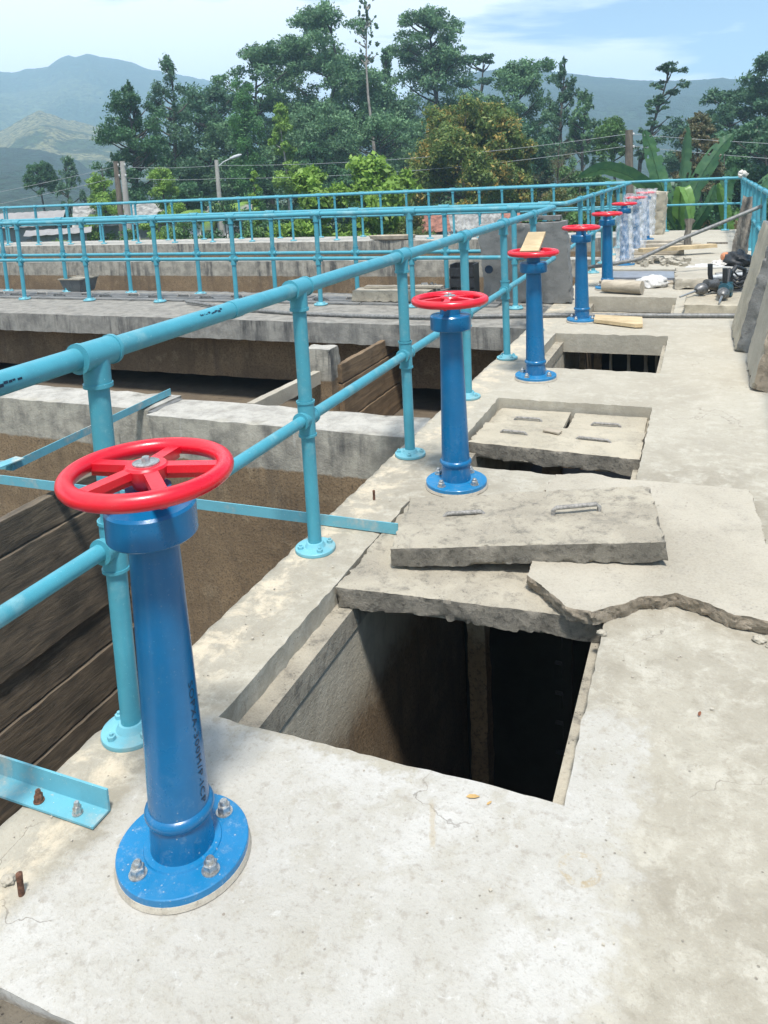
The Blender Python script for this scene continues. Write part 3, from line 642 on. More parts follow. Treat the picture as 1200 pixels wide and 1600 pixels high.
# hammer drills, bag and oddments
def drill(name, loc, rz, body, label, s=1.0):
    t = thing(name, label, "drill", loc, "hammer drills on the loose slab", rz)
    b = MB().lathe([(0.0, 0), (0.045*s, 0.005), (0.062*s, 0.03), (0.066*s, 0.18), (0.055*s, 0.22), (0.05*s, 0.30), (0.0, 0.30)], seg=20)
    b.box(-0.055*s, 0.055*s, -0.075*s, 0.06*s, 0.03, 0.17)
    o = b.build("body", M[body], t, (0, 0.20*s, 0.075*s), (rad(84), 0, 0))
    c = MB().lathe([(0, 0), (0.055*s, 0), (0.060*s, 0.05), (0.04*s, 0.10), (0.022*s, 0.12), (0, 0.12)], seg=18)
    c.build("chuck", M['toolgrey'], t, (0, -0.10*s, 0.045*s+0.025), (rad(96), 0, 0))
    MB().cyl((0, -0.22*s, 0.05*s), (0, -0.42*s, 0.018), 0.012*s, 0.008*s, 10).build("bit", M['steel'], t)
    MB().tube([(0, 0.0, 0.11*s), (0, -0.02*s, 0.20*s), (0, -0.02*s, 0.30*s)], 0.024*s, 10).build("side_handle", M['black'], t)
    MB().tube([(0, 0.20*s, 0.12*s), (0, 0.34*s, 0.24*s), (0, 0.46*s, 0.20*s), (0, 0.46*s, 0.08*s), (0, 0.30*s, 0.05*s)], 0.022*s, 10).build("rear_handle", M['black'], t)
    return t
drill("hammer_drill", (0.18, 8.85, 0.102), rad(-8), 'toolteal', "teal hammer drill with upright side handle pointing towards the pipe on the deck", 1.05)
drill("hammer_drill", (0.05, 9.10, 0.102), rad(-42), 'toolgrey', "grey hammer drill with black loop handle and long bit pointing to the hatches", 1.1)
cb = MB(); pts = []
for k in range(60):
    a = k*0.33; pts.append((0.34+0.16*math.cos(a)+0.012*k*0.1, 9.55+0.22*math.sin(a), 0.14+0.002*k+0.03*math.sin(k*1.7)))
tag(cb.tube(pts, 0.011, 8).build("coiled_cable", M['black']), "black power cable coiled behind the hammer drills", "cable")
tag(MB().cyl((0.06, 9.75, 0.19), (0.60, 9.95, 0.22), 0.03, 0.03, 14).build("metal_pipe", M['lampgrey']), "short pale metal pipe lying behind the coiled cable", "pipe")
for (a, b, r, mt, lab) in (((0.02, 9.42, 0.13), (0.52, 9.55, 0.15), 0.022, 'pipe', "dark grey pipe directly behind the hammer drills"), ((0.10, 10.2, 0.16), (0.62, 10.35, 0.22), 0.026, 'pipe', "dark grey pipe lying on the dusted slab"),
                         ((0.16, 9.28, 0.12), (0.50, 9.95, 0.17), 0.018, 'rust', "thin rusty bar crossing the dark grey pipes")):
    tag(MB().cyl(a, b, r, None, 12).build("metal_pipe", M[mt]), lab, "pipe")
pts = [(0.02+0.05*k+0.03*math.sin(k*2.3), 9.05+0.11*math.sin(k*0.9)+0.05*k, 0.118+0.012*(1+math.sin(k*1.9))) for k in range(12)]
tag(MB().tube(bend(pts, 0.02, 3), 0.010, 8).build("power_cable", M['black']), "loose black cable winding between the hammer drills", "cable")
lump("tool_bag", (0.42, 12.45, 0.07), (0.19, 0.30, 0.13), 'black', "black cloth bag slumped beside the outer railing", "bag", 3.0)
lump("orange_helmet", (0.27, 12.65, 0.09), (0.085, 0.11, 0.08), 'orange', "small orange rounded object beside the black bag", "tool", 2.0, 0.9, 0.08)
lump("rag", (0.16, 12.35, 0.03), (0.10, 0.26, 0.04), 'cloth', "pale rag spread in front of the black bag", "rag", 12.0, 0.5, 0.5)
lump("rag", (0.66, 17.6, 1.20), (0.09, 0.12, 0.08), 'cloth', "white rag tied on the outer railing near its far corner", "rag", 15.0, 1.0, 0.5)

# ------------------------------------------------------------------ railings
PR, HR, HM = 0.0295, 1.115, 0.575
def post_mesh():
    p = MB(); p.cyl((0, 0, 0.012), (0, 0, HR), 0.0285, None, 20)
    p.cyl((0, -0.062, HR), (0, 0.062, HR), 0.0385, None, 22); p.cyl((0, -0.066, HR), (0, -0.056, HR), 0.0415, None, 22); p.cyl((0, 0.056, HR), (0, 0.066, HR), 0.0415, None, 22)
    p.cyl((0, 0, HR-0.085), (0, 0, HR), 0.036, None, 20); p.cyl((0, 0, HR-0.09), (0, 0, HR-0.079), 0.0395, None, 20)
    p.cyl((0, -0.050, HM), (0, 0.050, HM), 0.0335, None, 20); p.cyl((0, -0.054, HM), (0, -0.045, HM), 0.0365, None, 20); p.cyl((0, 0.045, HM), (0, 0.054, HM), 0.0365, None, 20)
    p.cyl((0, 0, HM-0.075), (0, 0, HM+0.075), 0.035, None, 20)
    for z in (-0.075, 0.066): p.cyl((0, 0, HM+z), (0, 0, HM+z+0.009), 0.0385, None, 20)
    return p
def flange_mesh():
    f = MB().lathe([(0, 0), (0.085, 0), (0.086, 0.004), (0.085, 0.013), (0.083, 0.015), (0.044, 0.016), (0.040, 0.022), (0.034, 0.034), (0.028, 0.036), (0, 0.036)], seg=36)
    for k in range(4):
        a = rad(45+90*k); x, y = 0.064*math.cos(a), 0.064*math.sin(a)
        f.lathe([(0.0125, 0), (0.0125, 0.012), (0.011, 0.013), (0.006, 0.013), (0.006, 0.020), (0, 0.020)], (x, y, 0.015), 6)
    return f
PM = post_mesh().build("post", M['rail']); FM = flange_mesh().build("flange", M['flange'])
PMESH, FMESH = PM.data, FM.data
bpy.data.objects.remove(PM); bpy.data.objects.remove(FM)
def railing(label, path, posts, sleeves=()):
    t = thing("railing", label, "railing", (0, 0, 0), "teal pipe railings")
    def wob(P, a):
        out = [P[0]]
        for p, q in zip(P[:-1], P[1:]):
            p, q = Vector(p), Vector(q); n = max(1, int((q-p).length/0.58))
            out += [p.lerp(q, k/n)+Vector((nz((p.x+k, p.y, 0), 1.7, a), nz((p.x, p.y+k, 0), 1.7, a+4), nz((p.x+k, p.y, 3), 1.3, a+8)))*(0.005 if 0.58*k > 0.4 and (n-k)*0.58 > 0.4 and p.lerp(q, k/n).y > 2.8 else 0) for k in range(1, n+1)]
        return out
    MB().tube(bend([(x, y, HR) for x, y in path], 0.16) if len(path) > 9 else bend(wob([(x, y, HR) for x, y in path], 2.0), 0.10), PR, 18).build("top_rail", M['rail'], t)
    MB().tube(bend([(x, y, HM) for x, y in path], 0.12), 0.0235, 16).build("middle_rail", M['rail'], t)
    for x, y, ax in posts:
        o = bpy.data.objects.new("post", PMESH); COL.objects.link(o); o.parent = t; o.location = (x, y, 0); o.rotation_euler = (0.006*math.sin(x*37+y*11), 0.006*math.sin(x*17+y*29), 0 if ax == 'y' else math.pi/2)
        f = bpy.data.objects.new("flange", FMESH); COL.objects.link(f); f.parent = o; f.location = (0, 0, 0.002); f.rotation_euler = (0, 0, rad((x*97+y*53) % 90))
    for (a, b, r) in sleeves: MB().cyl(a, b, r, None, 20).build("sleeve", M['rail'], t)
    return t
RX = -1.515
railing("teal pipe railing beside the big open hatch, bending along the nearer cross walkway", [(RX, -0.9), (RX, 8.55), (-21, 8.55)],
        [(RX, 0.44+1.158*k, 'y') for k in range(7)]+[(-1.97-1.215*k, 8.55, 'x') for k in range(16)], [((RX, 2.26, HR), (RX, 2.32, HR), 0.0318)])
railing("teal pipe railing round the middle basin, along the far edge of the nearer cross walkway", [(-21, 9.22), (RX, 9.22), (RX, 17.6), (-34, 17.6)],
        [(-1.75-1.225*k, 9.22, 'x') for k in range(16)]+[(RX, 10.4+1.15*k, 'y') for k in range(6)]+[(-2.4-1.22*k, 17.6, 'x') for k in range(26)])
railing("teal pipe railing along the outer edge of the whole platform", [(-34, 18.5), (0.66, 18.5), (0.66, -0.9)],
        [(0.36-1.22*k, 18.5, 'x') for k in range(28)]+[(0.66, 17.9-1.15*k, 'y') for k in range(17)])

# worn maker's print on the near top rail: short dark dashes along the pipe
def rail_print(parent, y0, y1, a0, seed):
    mb = MB(); random.seed(seed); y = y0
    while y < y1:
        l = random.uniform(0.004, 0.014); w = random.uniform(0.08, 0.28); c = a0+random.uniform(-0.12, 0.12); r = PR+0.0006
        vs = [(RX+r*math.cos(c+w*(k/4-0.5)), yy, HR+r*math.sin(c+w*(k/4-0.5))) for yy in (y, y+l) for k in range(5)]
        mb.add(vs, [(k, 5+k, 6+k, k+1) for k in range(4)]); y += l+random.uniform(0.0, 0.006)
    return mb.build("printed_mark", M['ink'], parent)
nr = [o for o in bpy.data.objects if o.name.startswith('top_rail')][0]
rail_print(nr, 2.06, 2.175, rad(38), 1); rail_print(nr, 1.27, 1.335, rad(10), 2)

# ------------------------------------------------------------------ blue pedestals with red handwheels
def hexnut(mb, x, y, z, r=0.0165):
    mb.lathe([(r*1.25, 0), (r*1.25, 0.003)], (x, y, z), 18)
    mb.lathe([(r, 0), (r, 0.016), (r*0.86, 0.0185)], (x, y, z+0.003), 6); mb.lathe([(r*0.62, 0), (r*0.62, 0.009), (r*0.48, 0.012)], (x, y, z+0.0205), 16)
def ped_parts():
    p = {}
    p['grout'] = MB().lathe([(0.152, 0), (0.156, 0.002), (0.152, 0.014), (0.146, 0.016)], seg=48)
    p['base_flange'] = MB().lathe([(0.149, 0.012), (0.151, 0.014), (0.151, 0.030), (0.149, 0.032), (0.090, 0.033), (0.088, 0.037), (0.074, 0.038)], seg=56)
    nt = MB()
    for k in range(4):
        a = rad(-22+90*k); hexnut(nt, 0.115*math.cos(a), 0.115*math.sin(a), 0.032)
    p['bolt'] = nt
    b = MB().lathe([(0.074, 0.036), (0.072, 0.050), (0.0705, 0.112), (0.076, 0.118), (0.079, 0.126), (0.079, 0.132), (0.076, 0.139), (0.0695, 0.143), (0.0685, 0.16), (0.0535, 0.806)], seg=48)
    p['column'] = b
    p['cap'] = MB().lathe([(0.050, 0.796), (0.094, 0.796), (0.098, 0.800), (0.098, 0.862), (0.093, 0.868), (0.050, 0.870), (0.049, 0.905), (0.0, 0.905)], seg=48)
    rim = MB(); R, zc = 0.167, 0.938
    rim.tube([(R*math.cos(2*math.pi*i/64), R*math.sin(2*math.pi*i/64), zc) for i in range(64)], 0.0195, 16, True)
    for k in range(5):
        a = rad(32+72*k); c, s = math.cos(a), math.sin(a)
        rim.bar((0.030*c, 0.030*s, 0.946), (0.163*c, 0.163*s, 0.933), 0.030, 0.017)
        rim.bar((0.030*c, 0.030*s, 0.936), (0.160*c, 0.160*s, 0.925), 0.014, 0.026)
    rim.lathe([(0.030, 0.906), (0.034, 0.915), (0.046, 0.930), (0.047, 0.952), (0.043, 0.957), (0.0, 0.957)], seg=32)
    p['handwheel'] = rim
    h = MB().lathe([(0.029, 0.957), (0.029, 0.961), (0.027, 0.962)], seg=28); h.lathe([(0.0095, 0.962), (0.0095, 0.971), (0.008, 0.973)], seg=6)
    p['hub_nut'] = h
    return p
PP = ped_parts(); PMAT = {'grout': 'grout', 'base_flange': 'blueflange', 'bolt': 'steel', 'column': 'blue', 'cap': 'blue', 'handwheel': 'red', 'hub_nut': 'steel'}
def pedestal_proto():
    t = thing("valve_pedestal", "x", "valve pedestal", (0, 0, 0), "blue valve pedestals with red handwheels")
    for k, mb in PP.items():
        if k in ('bolt', 'hub_nut'): continue
        o = mb.build({'grout': 'grout_pad'}.get(k, k), M[PMAT[k]], t)
        if k == 'base_flange':
            for q in range(4):
                a = rad(-22+90*q); n_ = MB(); hexnut(n_, 0.115*math.cos(a), 0.115*math.sin(a), 0.032); n_.build("bolt", M['steel'], o)
        if k == 'handwheel': PP['hub_nut'].build("hub_nut", M['steel'], o)
    return t
PEDS = [(-1.117, 1.302, 4, "blue pedestal with red handwheel and black stencilled code, beside the big open hatch"),
        (-1.142, 3.57, 31, "blue pedestal with red handwheel standing behind the loose slab with bar handles"),
        (-1.165, 5.66, 12, "blue pedestal whose red handwheel has a short board laid on it"),
        (-1.150, 7.91, 50, "blue pedestal with red handwheel beside the tan wedge of board"),
        (-1.143, 10.03, 27, "blue pedestal with red handwheel beside the short pale log"),
        (-1.160, 12.41, 5, "blue pedestal in clear wrap whose red handwheel stays bare"),
        (-1.150, 14.40, 40, "blue pedestal fully wrapped in clear plastic, between two other wrapped ones"),
        (-1.130, 16.53, 15, "blue wrapped pedestal beside the tall rough concrete block")]
proto = pedestal_proto(); pedo = []
for i, (x, y, a, lab) in enumerate(PEDS):
    t = proto if i == 0 else copy_tree(proto)
    t.location = (x, y, 0.001); t['label'] = lab; pedo.append(t)
    if i:
        for c in kids(t):
            if c.name.startswith('handwheel'): c.rotation_euler = (0, 0, rad(a))
# stencilled code down the first column
def column_text(txt, parent, ang0, z_top, length):
    cu = bpy.data.curves.new("code", 'FONT'); cu.body = txt; cu.size = 1.0; cu.space_character = 1.18; cu.resolution_u = 3
    tmp = bpy.data.objects.new("code_tmp", cu); COL.objects.link(tmp); bpy.context.view_layer.update()
    me = bpy.data.meshes.new_from_object(tmp.evaluated_get(bpy.context.evaluated_depsgraph_get()))
    bpy.data.objects.remove(tmp); bpy.data.curves.remove(cu)
    co = np.array([v.co[:] for v in me.vertices]); wdt = co[:, 0].max(); sx = length/wdt; sy = 0.024
    vs = []
    for x, y, _ in co:
        z = z_top-x*sx; r = 0.0685+(0.0535-0.0685)*(z-0.16)/(0.806-0.16)+0.0012
        a = ang0+(y-0.35)*sy/r; vs.append((r*math.cos(a), r*math.sin(a), z))
    mb = MB(); mb.add(vs, [tuple(p.vertices) for p in me.polygons]); bpy.data.meshes.remove(me)
    return mb.build("stencilled_code", M['ink'], parent)
column_text("SOPXA-300M/P-ICP", [c for c in kids(pedo[0]) if c.name.startswith('column')][0], rad(2), 0.455, 0.30)
# clear plastic over the last three
def wrap(parent_loc, z0, z1, r0, r1, label, seed):
    mb = MB(); seg, nr = 48, 30; vs = []
    for j in range(nr+1):
        w = j/nr; z = z0+(z1-z0)*w
        for i in range(seg):
            a = 2*math.pi*i/seg; d = (math.cos(a), math.sin(a), w*4)
            r = r0+(r1-r0)*w+0.035*nz(d, 2.4, seed)+0.018*nz((d[0]*3, d[1]*3, w*6), 2.0, seed)
            vs.append((r*math.cos(a), r*math.sin(a), z+0.03*nz(d, 1.5, seed+3)*(w in (0, 1))))
    fs = [(j*seg+i, j*seg+(i+1) % seg, (j+1)*seg+(i+1) % seg, (j+1)*seg+i) for j in range(nr) for i in range(seg)]
    mb.add(vs, fs); return tag(mb.build("plastic_wrap", M['wrap'], None, parent_loc, ang=70), label, "plastic wrap", "clear plastic round the pedestals")
wrap((-1.16, 12.41, 0), 0.06, 0.80, 0.13, 0.12, "clear plastic tied round the pedestal whose handwheel stays bare", 1.0)
wrap((-1.15, 14.40, 0), 0.05, 1.00, 0.16, 0.20, "clear plastic covering a pedestal and its handwheel, middle of the wrapped ones", 2.0)
wrap((-1.13, 16.53, 0), 0.10, 1.02, 0.15, 0.21, "clear plastic covering the pedestal beside the rough concrete block", 3.0)
# the board on the third handwheel
bd = slab_mb([(-1.232, 5.52, 0.968), (-1.098, 5.52, 0.968), (-1.236, 5.84, 1.075), (-1.106, 5.84, 1.075)], 0.024, 0.03, 0.001, 0.003, 17)
tag(bd.build("short_board", M['timbernew']), "short pale board lying tilted on a red handwheel", "board")

# steel angles bolted over the near basin
def angle_bar(pts, w, flip, label, ends_bolts=(), t_=0.006):
    a, b = Vector(pts[0]), Vector(pts[1]); d = (b-a).normalized(); s = Vector((-d.y, d.x, 0)).normalized()*(1 if flip else -1); z = Vector((0, 0, 1))
    mb = MB()
    def brd(o0, u, wd, v, th):
        vs = [p+o0+u*(i*wd)+v*(j*th) for p in (a, b) for i, j in ((0, 0), (1, 0), (1, 1), (0, 1))]
        mb.add(vs, [(3, 2, 1, 0), (4, 5, 6, 7), (0, 1, 5, 4), (1, 2, 6, 5), (2, 3, 7, 6), (3, 0, 4, 7)])
    brd(Vector(), s, w, z, t_); brd(z*t_, z, w-t_, s, t_)
    o = mb.build("steel_angle", M['angle']); tag(o, label, "steel angle", "painted steel angles over the near basin")
    for bpos, mt in ends_bolts:
        n_ = MB(); hexnut(n_, bpos[0], bpos[1], bpos[2], 0.011); n_.build("bolt", M[mt], o)
    return o
angle_bar([(-3.6, 1.345, 0.004), (-1.372, 1.345, 0.004)], 0.062, False, "painted steel angle with two bolts ending beside the nearest blue pedestal",
          [((-1.565, 1.303, 0.010), 'rust'), ((-1.440, 1.305, 0.010), 'steel')])
angle_bar([(-3.62, 2.93, 0.004), (-1.225, 2.975, 0.004)], 0.05, True, "painted steel angle reaching under the railing to the big hatch's far cover")
angle_bar([(-5.2, 2.90, 0.004), (-3.64, 2.93, 0.004)], 0.05, True, "painted steel angle continuing past the joint plate over the near basin")
angle_bar([(-3.60, 3.10, 0.005), (-3.685, 4.64, 0.005)], 0.05, True, "painted steel angle resting its end on the low cross wall")
jb = MB().bar((-3.63, 2.88, 0.062), (-3.60, 3.16, 0.062), 0.075, 0.006)
tag(jb.build("joint_plate", M['angle']), "short painted joint plate linking the steel angles", "plate")
ag = angle_bar([(-5.4, 2.65, 0.006), (-3.60, 3.12, 0.006)], 0.05, True, "painted steel angle running off at a slant from the joint plate")

# timber baffles in the basins
def baffle(x, y0, y1, zs, mat, label, group):
    t = thing("timber_baffle", label, "timber baffle", (x, y0, 0), group)
    for k, (z1, z0) in enumerate(zip(zs[:-1], zs[1:])):
        c = [(0, 0, z1-0.006), (0.0, y1-y0, z1-0.006), (-0.055, 0, z1-0.006), (-0.055, y1-y0, z1-0.006)]
        mb = slab_mb(c, z1-z0-0.014, 0.045, 0.005, 0.012, k*3.1+x)
        mb.build("plank", M[mat], t, (0.012*((k*7) % 3-1), 0, 0))
    return t
baffle(-3.15, 0.2, 3.45, [-0.02, -0.20, -0.47, -0.80, -1.045, -1.33, -1.56, -1.85, -2.15, -2.5], 'timberdark', "wall of dark wet planks standing in the near basin", "timber baffles in the basins")
baffle(-3.12, 6.42, 7.86, [-0.17, -0.36, -0.72, -1.02], 'timberbrown', "silt-brown plank baffle below the nearer cross walkway", "timber baffles in the basins")
plank("channel_beam", (-3.36, 5.2, -0.20), (-3.30, 6.25, -0.20), 0.07, 0.12, 'slabpale', "narrow pale beam lying up to the short concrete pillar", "beam", None, 18)
tag(slab_mb([(-3.44, 6.28, 0.0), (-3.17, 6.28, 0.0), (-3.44, 6.48, 0.0), (-3.17, 6.48, 0.0)], 1.02, 0.04, 0.006, 0.02, 19).build("concrete_pillar", M['tank']), "short square concrete pillar in the basin behind the low cross wall", "pillar")

# ------------------------------------------------------------------ basins: walls, floors, cross walkways
def wallbox(name, x0, x1, y0, y1, z0, z1, mat, label, cat, seed, step_=0.10, amp=0.006, chip=0.02):
    o = slab_mb([(x0, y0, z1), (x1, y0, z1), (x0, y1, z1), (x1, y1, z1)], z1-z0, step_, amp, chip, seed).build(name, M[mat]); return tag(o, label, cat)
wallbox("cross_wall", -3.56, XE-0.002, 4.20, 4.60, -3.0, -0.004, 'tank', "low concrete cross wall dividing the near basin, stained brown below the water line", "wall", 101)
wallbox("cross_wall", -14.0, -3.62, 4.31, 4.68, -3.0, -0.004, 'tank', "thinner length of the low cross wall beyond its dark stained joint", "wall", 103)
tag(MB().box(-3.615, -3.565, 4.285, 4.62, -2.9, -0.012).build("joint_filler", M['darkconc']), "black stained joint in the low cross wall", "joint")
tag(MB().box(-14, XE, YN-2, 4.25, -3.2, -3.0).build("basin_floor", M['tankfloor']), kind='structure')
tag(MB().box(-21, XE, 4.5, 8.9, -1.25, -1.02).build("basin_floor", M['tankfloor']), kind='structure')
wallbox("basin_wall", -21, XE-0.004, 7.92, 8.05, -0.80, -0.245, 'tank', "brown stained wall hanging below the nearer cross walkway over a dark slot", "wall", 105)
tag(MB().box(-21, XE, 8.9, 9.0, -1.3, -0.24).build("basin_wall", M['deepshade']), "dark wall at the back of the slot below the cross walkway", "wall")  # coloured near-black to give the slot its shade
wk = slab_mb([(-21, 7.62, -0.004), (XE-0.003, 7.50, -0.004), (-21, 9.5, -0.004), (XE-0.003, 9.5, -0.004)], 0.235, 0.09, 0.005, 0.02, 107).build("cross_walkway", M['tankdark']); tag(wk, "concrete cross walkway carrying two railings over the nearer basins", "walkway")
tag(MB().box(-34, XE, 9.3, 17.5, -1.7, -1.5).build("basin_floor", M['tankfloor']), kind='structure')
wallbox("cross_wall", -30, XE-0.003, 13.25, 13.62, -1.5, 0.0, 'tank', "long cross wall in the middle basin with a grey top band", "wall", 109, 0.16)
wallbox("cross_wall", -40, XE-0.003, 17.28, 18.8, -1.5, -0.004, 'tank', "far platform wall carrying two rows of railing posts", "wall", 111, 0.2)
tag(MB().box(-30, XE-0.01, 9.35, 9.5, -1.5, -0.245).build("basin_wall", M['tank']), "wall below the far edge of the nearer cross walkway", "wall")
# covers with little handles down the cross walkway
cp = None
for k in range(17):
    x1 = -2.62-k*0.86
    if cp is None:
        cp = slab_mb([(-0.42, -0.26, 0.018), (0.42, -0.26, 0.018), (-0.42, 0.30, 0.018), (0.42, 0.30, 0.018)], 0.02, 0.07, 0.002, 0.008, 5).build("channel_cover", M['darkconc'])
        tag(cp, "flat dark channel cover with two pale handles on the nearer cross walkway", "cover", "channel covers along the nearer cross walkway")
        handles(cp, [((-0.27, -0.10, 0.018), (-0.08, -0.10, 0.018)), ((0.14, 0.02, 0.018), (0.33, 0.02, 0.018))], 0.028, 0.017); cp.location = (x1, 8.87, 0)
    else:
        c = copy_tree(cp); c.location = (x1, 8.87, 0)
# things standing on the walkways
bb = slab_mb([(-2.47, 8.83, 0.90), (-1.44, 8.78, 0.945), (-2.47, 8.99, 0.92), (-1.44, 8.94, 0.955)], 0.94, 0.035, 0.006, 0.03, 121)
bbo = tag(bb.build("standing_slab", M['greyconc']), "big upright grey concrete panel with a round hole between the railings", "slab")
MB().cyl((-2.335, 8.818, 0.405), (-2.335, 8.83, 0.405), 0.048, None, 28).build("hole", M['ink'], bbo)  # black disc on the face stands in for the dark inside the hole
tag(slab_mb([(-2.1, 8.84, 1.005), (-1.50, 8.81, 1.01), (-2.1, 8.97, 1.005), (-1.50, 8.94, 1.01)], 0.05, 0.03, 0.004, 0.02, 123).build("concrete_strip", M['darkconc']), "thin strip of concrete lying on top of the big grey panel", "strip")
tag(slab_mb([(-4.05, 8.70, 0.16), (-3.05, 8.68, 0.16), (-4.05, 9.0, 0.16), (-3.05, 9.0, 0.16)], 0.135, 0.03, 0.005, 0.02, 125).build("concrete_beam", M['slab']), "thick grey concrete block lying on the nearer cross walkway", "block")
tag(slab_mb([(-3.95, 8.86, 0.19), (-2.95, 8.90, 0.19), (-3.95, 8.98, 0.19), (-2.95, 9.02, 0.19)], 0.026, 0.03, 0.003, 0.008, 127).build("plank", M['timbergrey']), "pale plank lying on the thick grey block", "plank")
cr_ = thing("crate", "small dark grey open box on the nearer cross walkway", "crate", (-8.98, 9.36, 0.0))
MB().lathe([(0.20, 0.0), (0.22, 0.02), (0.28, 0.20), (0.265, 0.20), (0.21, 0.03), (0, 0.03)], seg=4).build("body", M['darkconc'], cr_, rot=(0, 0, rad(45)))
MB().lathe([(0.28, 0.195), (0.30, 0.20), (0.30, 0.215), (0.27, 0.215), (0.262, 0.2)], seg=4).build("rim", M['slab'], cr_, rot=(0, 0, rad(45)))
c2 = thing("black_chair", "black plastic crate with a slatted side behind the grey panel", "crate", (-2.72, 9.12, 0.02))
b2 = MB()
for k in range(3): b2.box(-0.15, 0.15, -0.13, -0.11, 0.02+0.13*k, 0.12+0.13*k)
b2.box(-0.15, 0.15, 0.11, 0.13, 0.0, 0.42); b2.box(-0.15, -0.13, -0.108, 0.108, 0.0, 0.42); b2.box(0.13, 0.15, -0.108, 0.108, 0.0, 0.42); b2.box(-0.13, 0.13, -0.108, 0.108, 0.0, 0.02)
b2.build("body", M['black'], c2)
random.seed(9); sc_ = MB()
for k in range(26):
    x = random.uniform(-3.35, -2.92); y = random.uniform(9.12, 9.34); s = random.uniform(0.03, 0.09)
    sc_.box(-s, s, -s*0.6, s*0.6, -s*0.5, s*0.5, Matrix.Translation((x, y, 0.03+random.random()*0.10)) @ Matrix.Rotation(random.uniform(0, 6), 4, 'Z') @ Matrix.Rotation(random.uniform(-.6, .6), 4, 'Y'))
tag(sc_.build("rubble", M['darkconc'], ang=20), "heap of dark rubble beside the black crate", "rubble", None, 'stuff')
pn = MB().lathe([(0.0, 0.0), (0.42, 0.0), (0.56, 0.03), (0.60, 0.11), (0.58, 0.115), (0.50, 0.06), (0.0, 0.05)], seg=36)
po = pn.build("shallow_pan", M['timbergrey'], None, (-6.95, 17.42, 0.002)); po.scale = (1, 0.32, 1); tag(po, "shallow tan mortar pan lying on the far platform wall", "pan")

# ------------------------------------------------------------------ small things on the deck
tag(MB().lathe([(0.007, 0), (0.007, 0.045), (0.0075, 0.046), (0.0075, 0.056), (0.005, 0.058)], (-1.402, 1.092, -0.004), 12).build("bolt_stub", M['rust']), "rusty bolt stub standing out of the deck left of the nearest pedestal", "bolt")
tag(MB().lathe([(0.006, 0), (0.006, 0.04), (0.0065, 0.041), (0.0065, 0.05), (0.004, 0.052)], (-1.475, 3.30, -0.004), 12).build("bolt_stub", M['rust']), "rusty bolt stub on the deck edge between two railing posts", "bolt")
def leaf(loc, s, rz, mat, label):
    mb = MB(); pts = [(-1, 0, 0), (-0.5, 0.32, 0.12), (0.3, 0.36, 0.10), (1, 0.02, 0.05), (0.3, -0.33, 0.14), (-0.5, -0.30, 0.05), (0, 0, 0.0)]
    mb.add([(x*s, y*s, z*s) for x, y, z in pts], [(6, i, (i+1) % 6) for i in range(6)]); o = mb.build("dry_leaf", mat, None, loc, (0, 0, rz)); return tag(o, label, "leaf")
LF = [plain("leaf_tan", (0.52, 0.33, 0.12), 0.7, 0, 0.3), plain("leaf_brown", (0.20, 0.07, 0.03), 0.7, 0, 0.3)]
leaf((-0.525, 1.682, 0.004), 0.018, 0.3, LF[0], "tan dry leaf beside the rim of the big open hatch")
leaf((-0.482, 1.676, 0.004), 0.009, 1.0, LF[0], "tiny tan leaf scrap next to the larger dry leaf")
leaf((-0.004, 2.177, 0.004), 0.012, 1.4, LF[1], "small reddish brown leaf alone on the deck")
random.seed(12); gr = MB()
for k in range(130):
    x = random.choice([random.uniform(-1.5, 0.35), random.gauss(-0.2, 0.18), random.uniform(-1.55, -1.3)]); y = random.uniform(0.95, 3.4)
    if HX0-0.02 < x < HX1+0.02 and 1.7 < y: continue
    if x < XE+0.05 or math.hypot(x+1.117, y-1.302) < 0.17: continue
    s = random.choice([0.0010, 0.0014, 0.0016, 0.0018, 0.0022, 0.0035])*random.uniform(0.7, 1.3)
    gr.box(-s, s, -s*0.75, s*0.75, -s*0.6, s*0.6, Matrix.Translation((x, y, s*0.4+0.001)) @ Matrix.Rotation(random.uniform(0, 6), 4, 'Z') @ Matrix.Rotation(random.uniform(-.4, .4), 4, 'X'))
tag(gr.build("grit", M['grout'], ang=20), "scattered grit and crumbs of cement on the deck", "grit", None, 'stuff')
for (x, y, s, sd_, lab) in ((0.17, 2.60, 0.020, 1, "pale crumb of concrete under the broken screed edge"), (0.20, 2.575, 0.012, 2, "small crumb of concrete below the broken screed edge"), (-1.455, 1.105, 0.016, 3, "white pebble beside the rusty bolt stub"), (-0.31, 2.49, 0.016, 4, "grey chip of concrete at the corner of the big hatch")):
    lump("concrete_crumb", (x, y, s*0.4), (s, s*0.8, s*0.6), 'slabpale', lab, "crumb", sd_*3.3, 0.7, 0.4)

# ------------------------------------------------------------------ ground, houses, poles
GZ = -3.2
gm, gt, gp = newmat("meadow"); gv = coords(gt); ga = tnoise(gt, gv, 0.09, 6, 0.65); gb = tnoise(gt, gv, 1.4, 6, 0.7)
gc = mixc(gt, step(gt, ga, 0.4, 0.62), (0.045, 0.085, 0.03), (0.10, 0.125, 0.05)); gc = mixc(gt, step(gt, gb, 0.5, 0.68, 0, 0.6), gc, (0.13, 0.11, 0.07))
gt.links.new(gc, gp.inputs['Base Color']); gp.inputs['Roughness'].default_value = 0.95
gr_ = MB(); RG = 1380
n_ = 40
gv_ = [(-RG+2*RG*i/n_, -RG+2*RG*j/n_, GZ) for j in range(n_+1) for i in range(n_+1)]
gr_.add(gv_, [(j*(n_+1)+i, j*(n_+1)+i+1, (j+1)*(n_+1)+i+1, (j+1)*(n_+1)+i) for j in range(n_) for i in range(n_)])
tag(gr_.build("ground", gm), kind='structure')
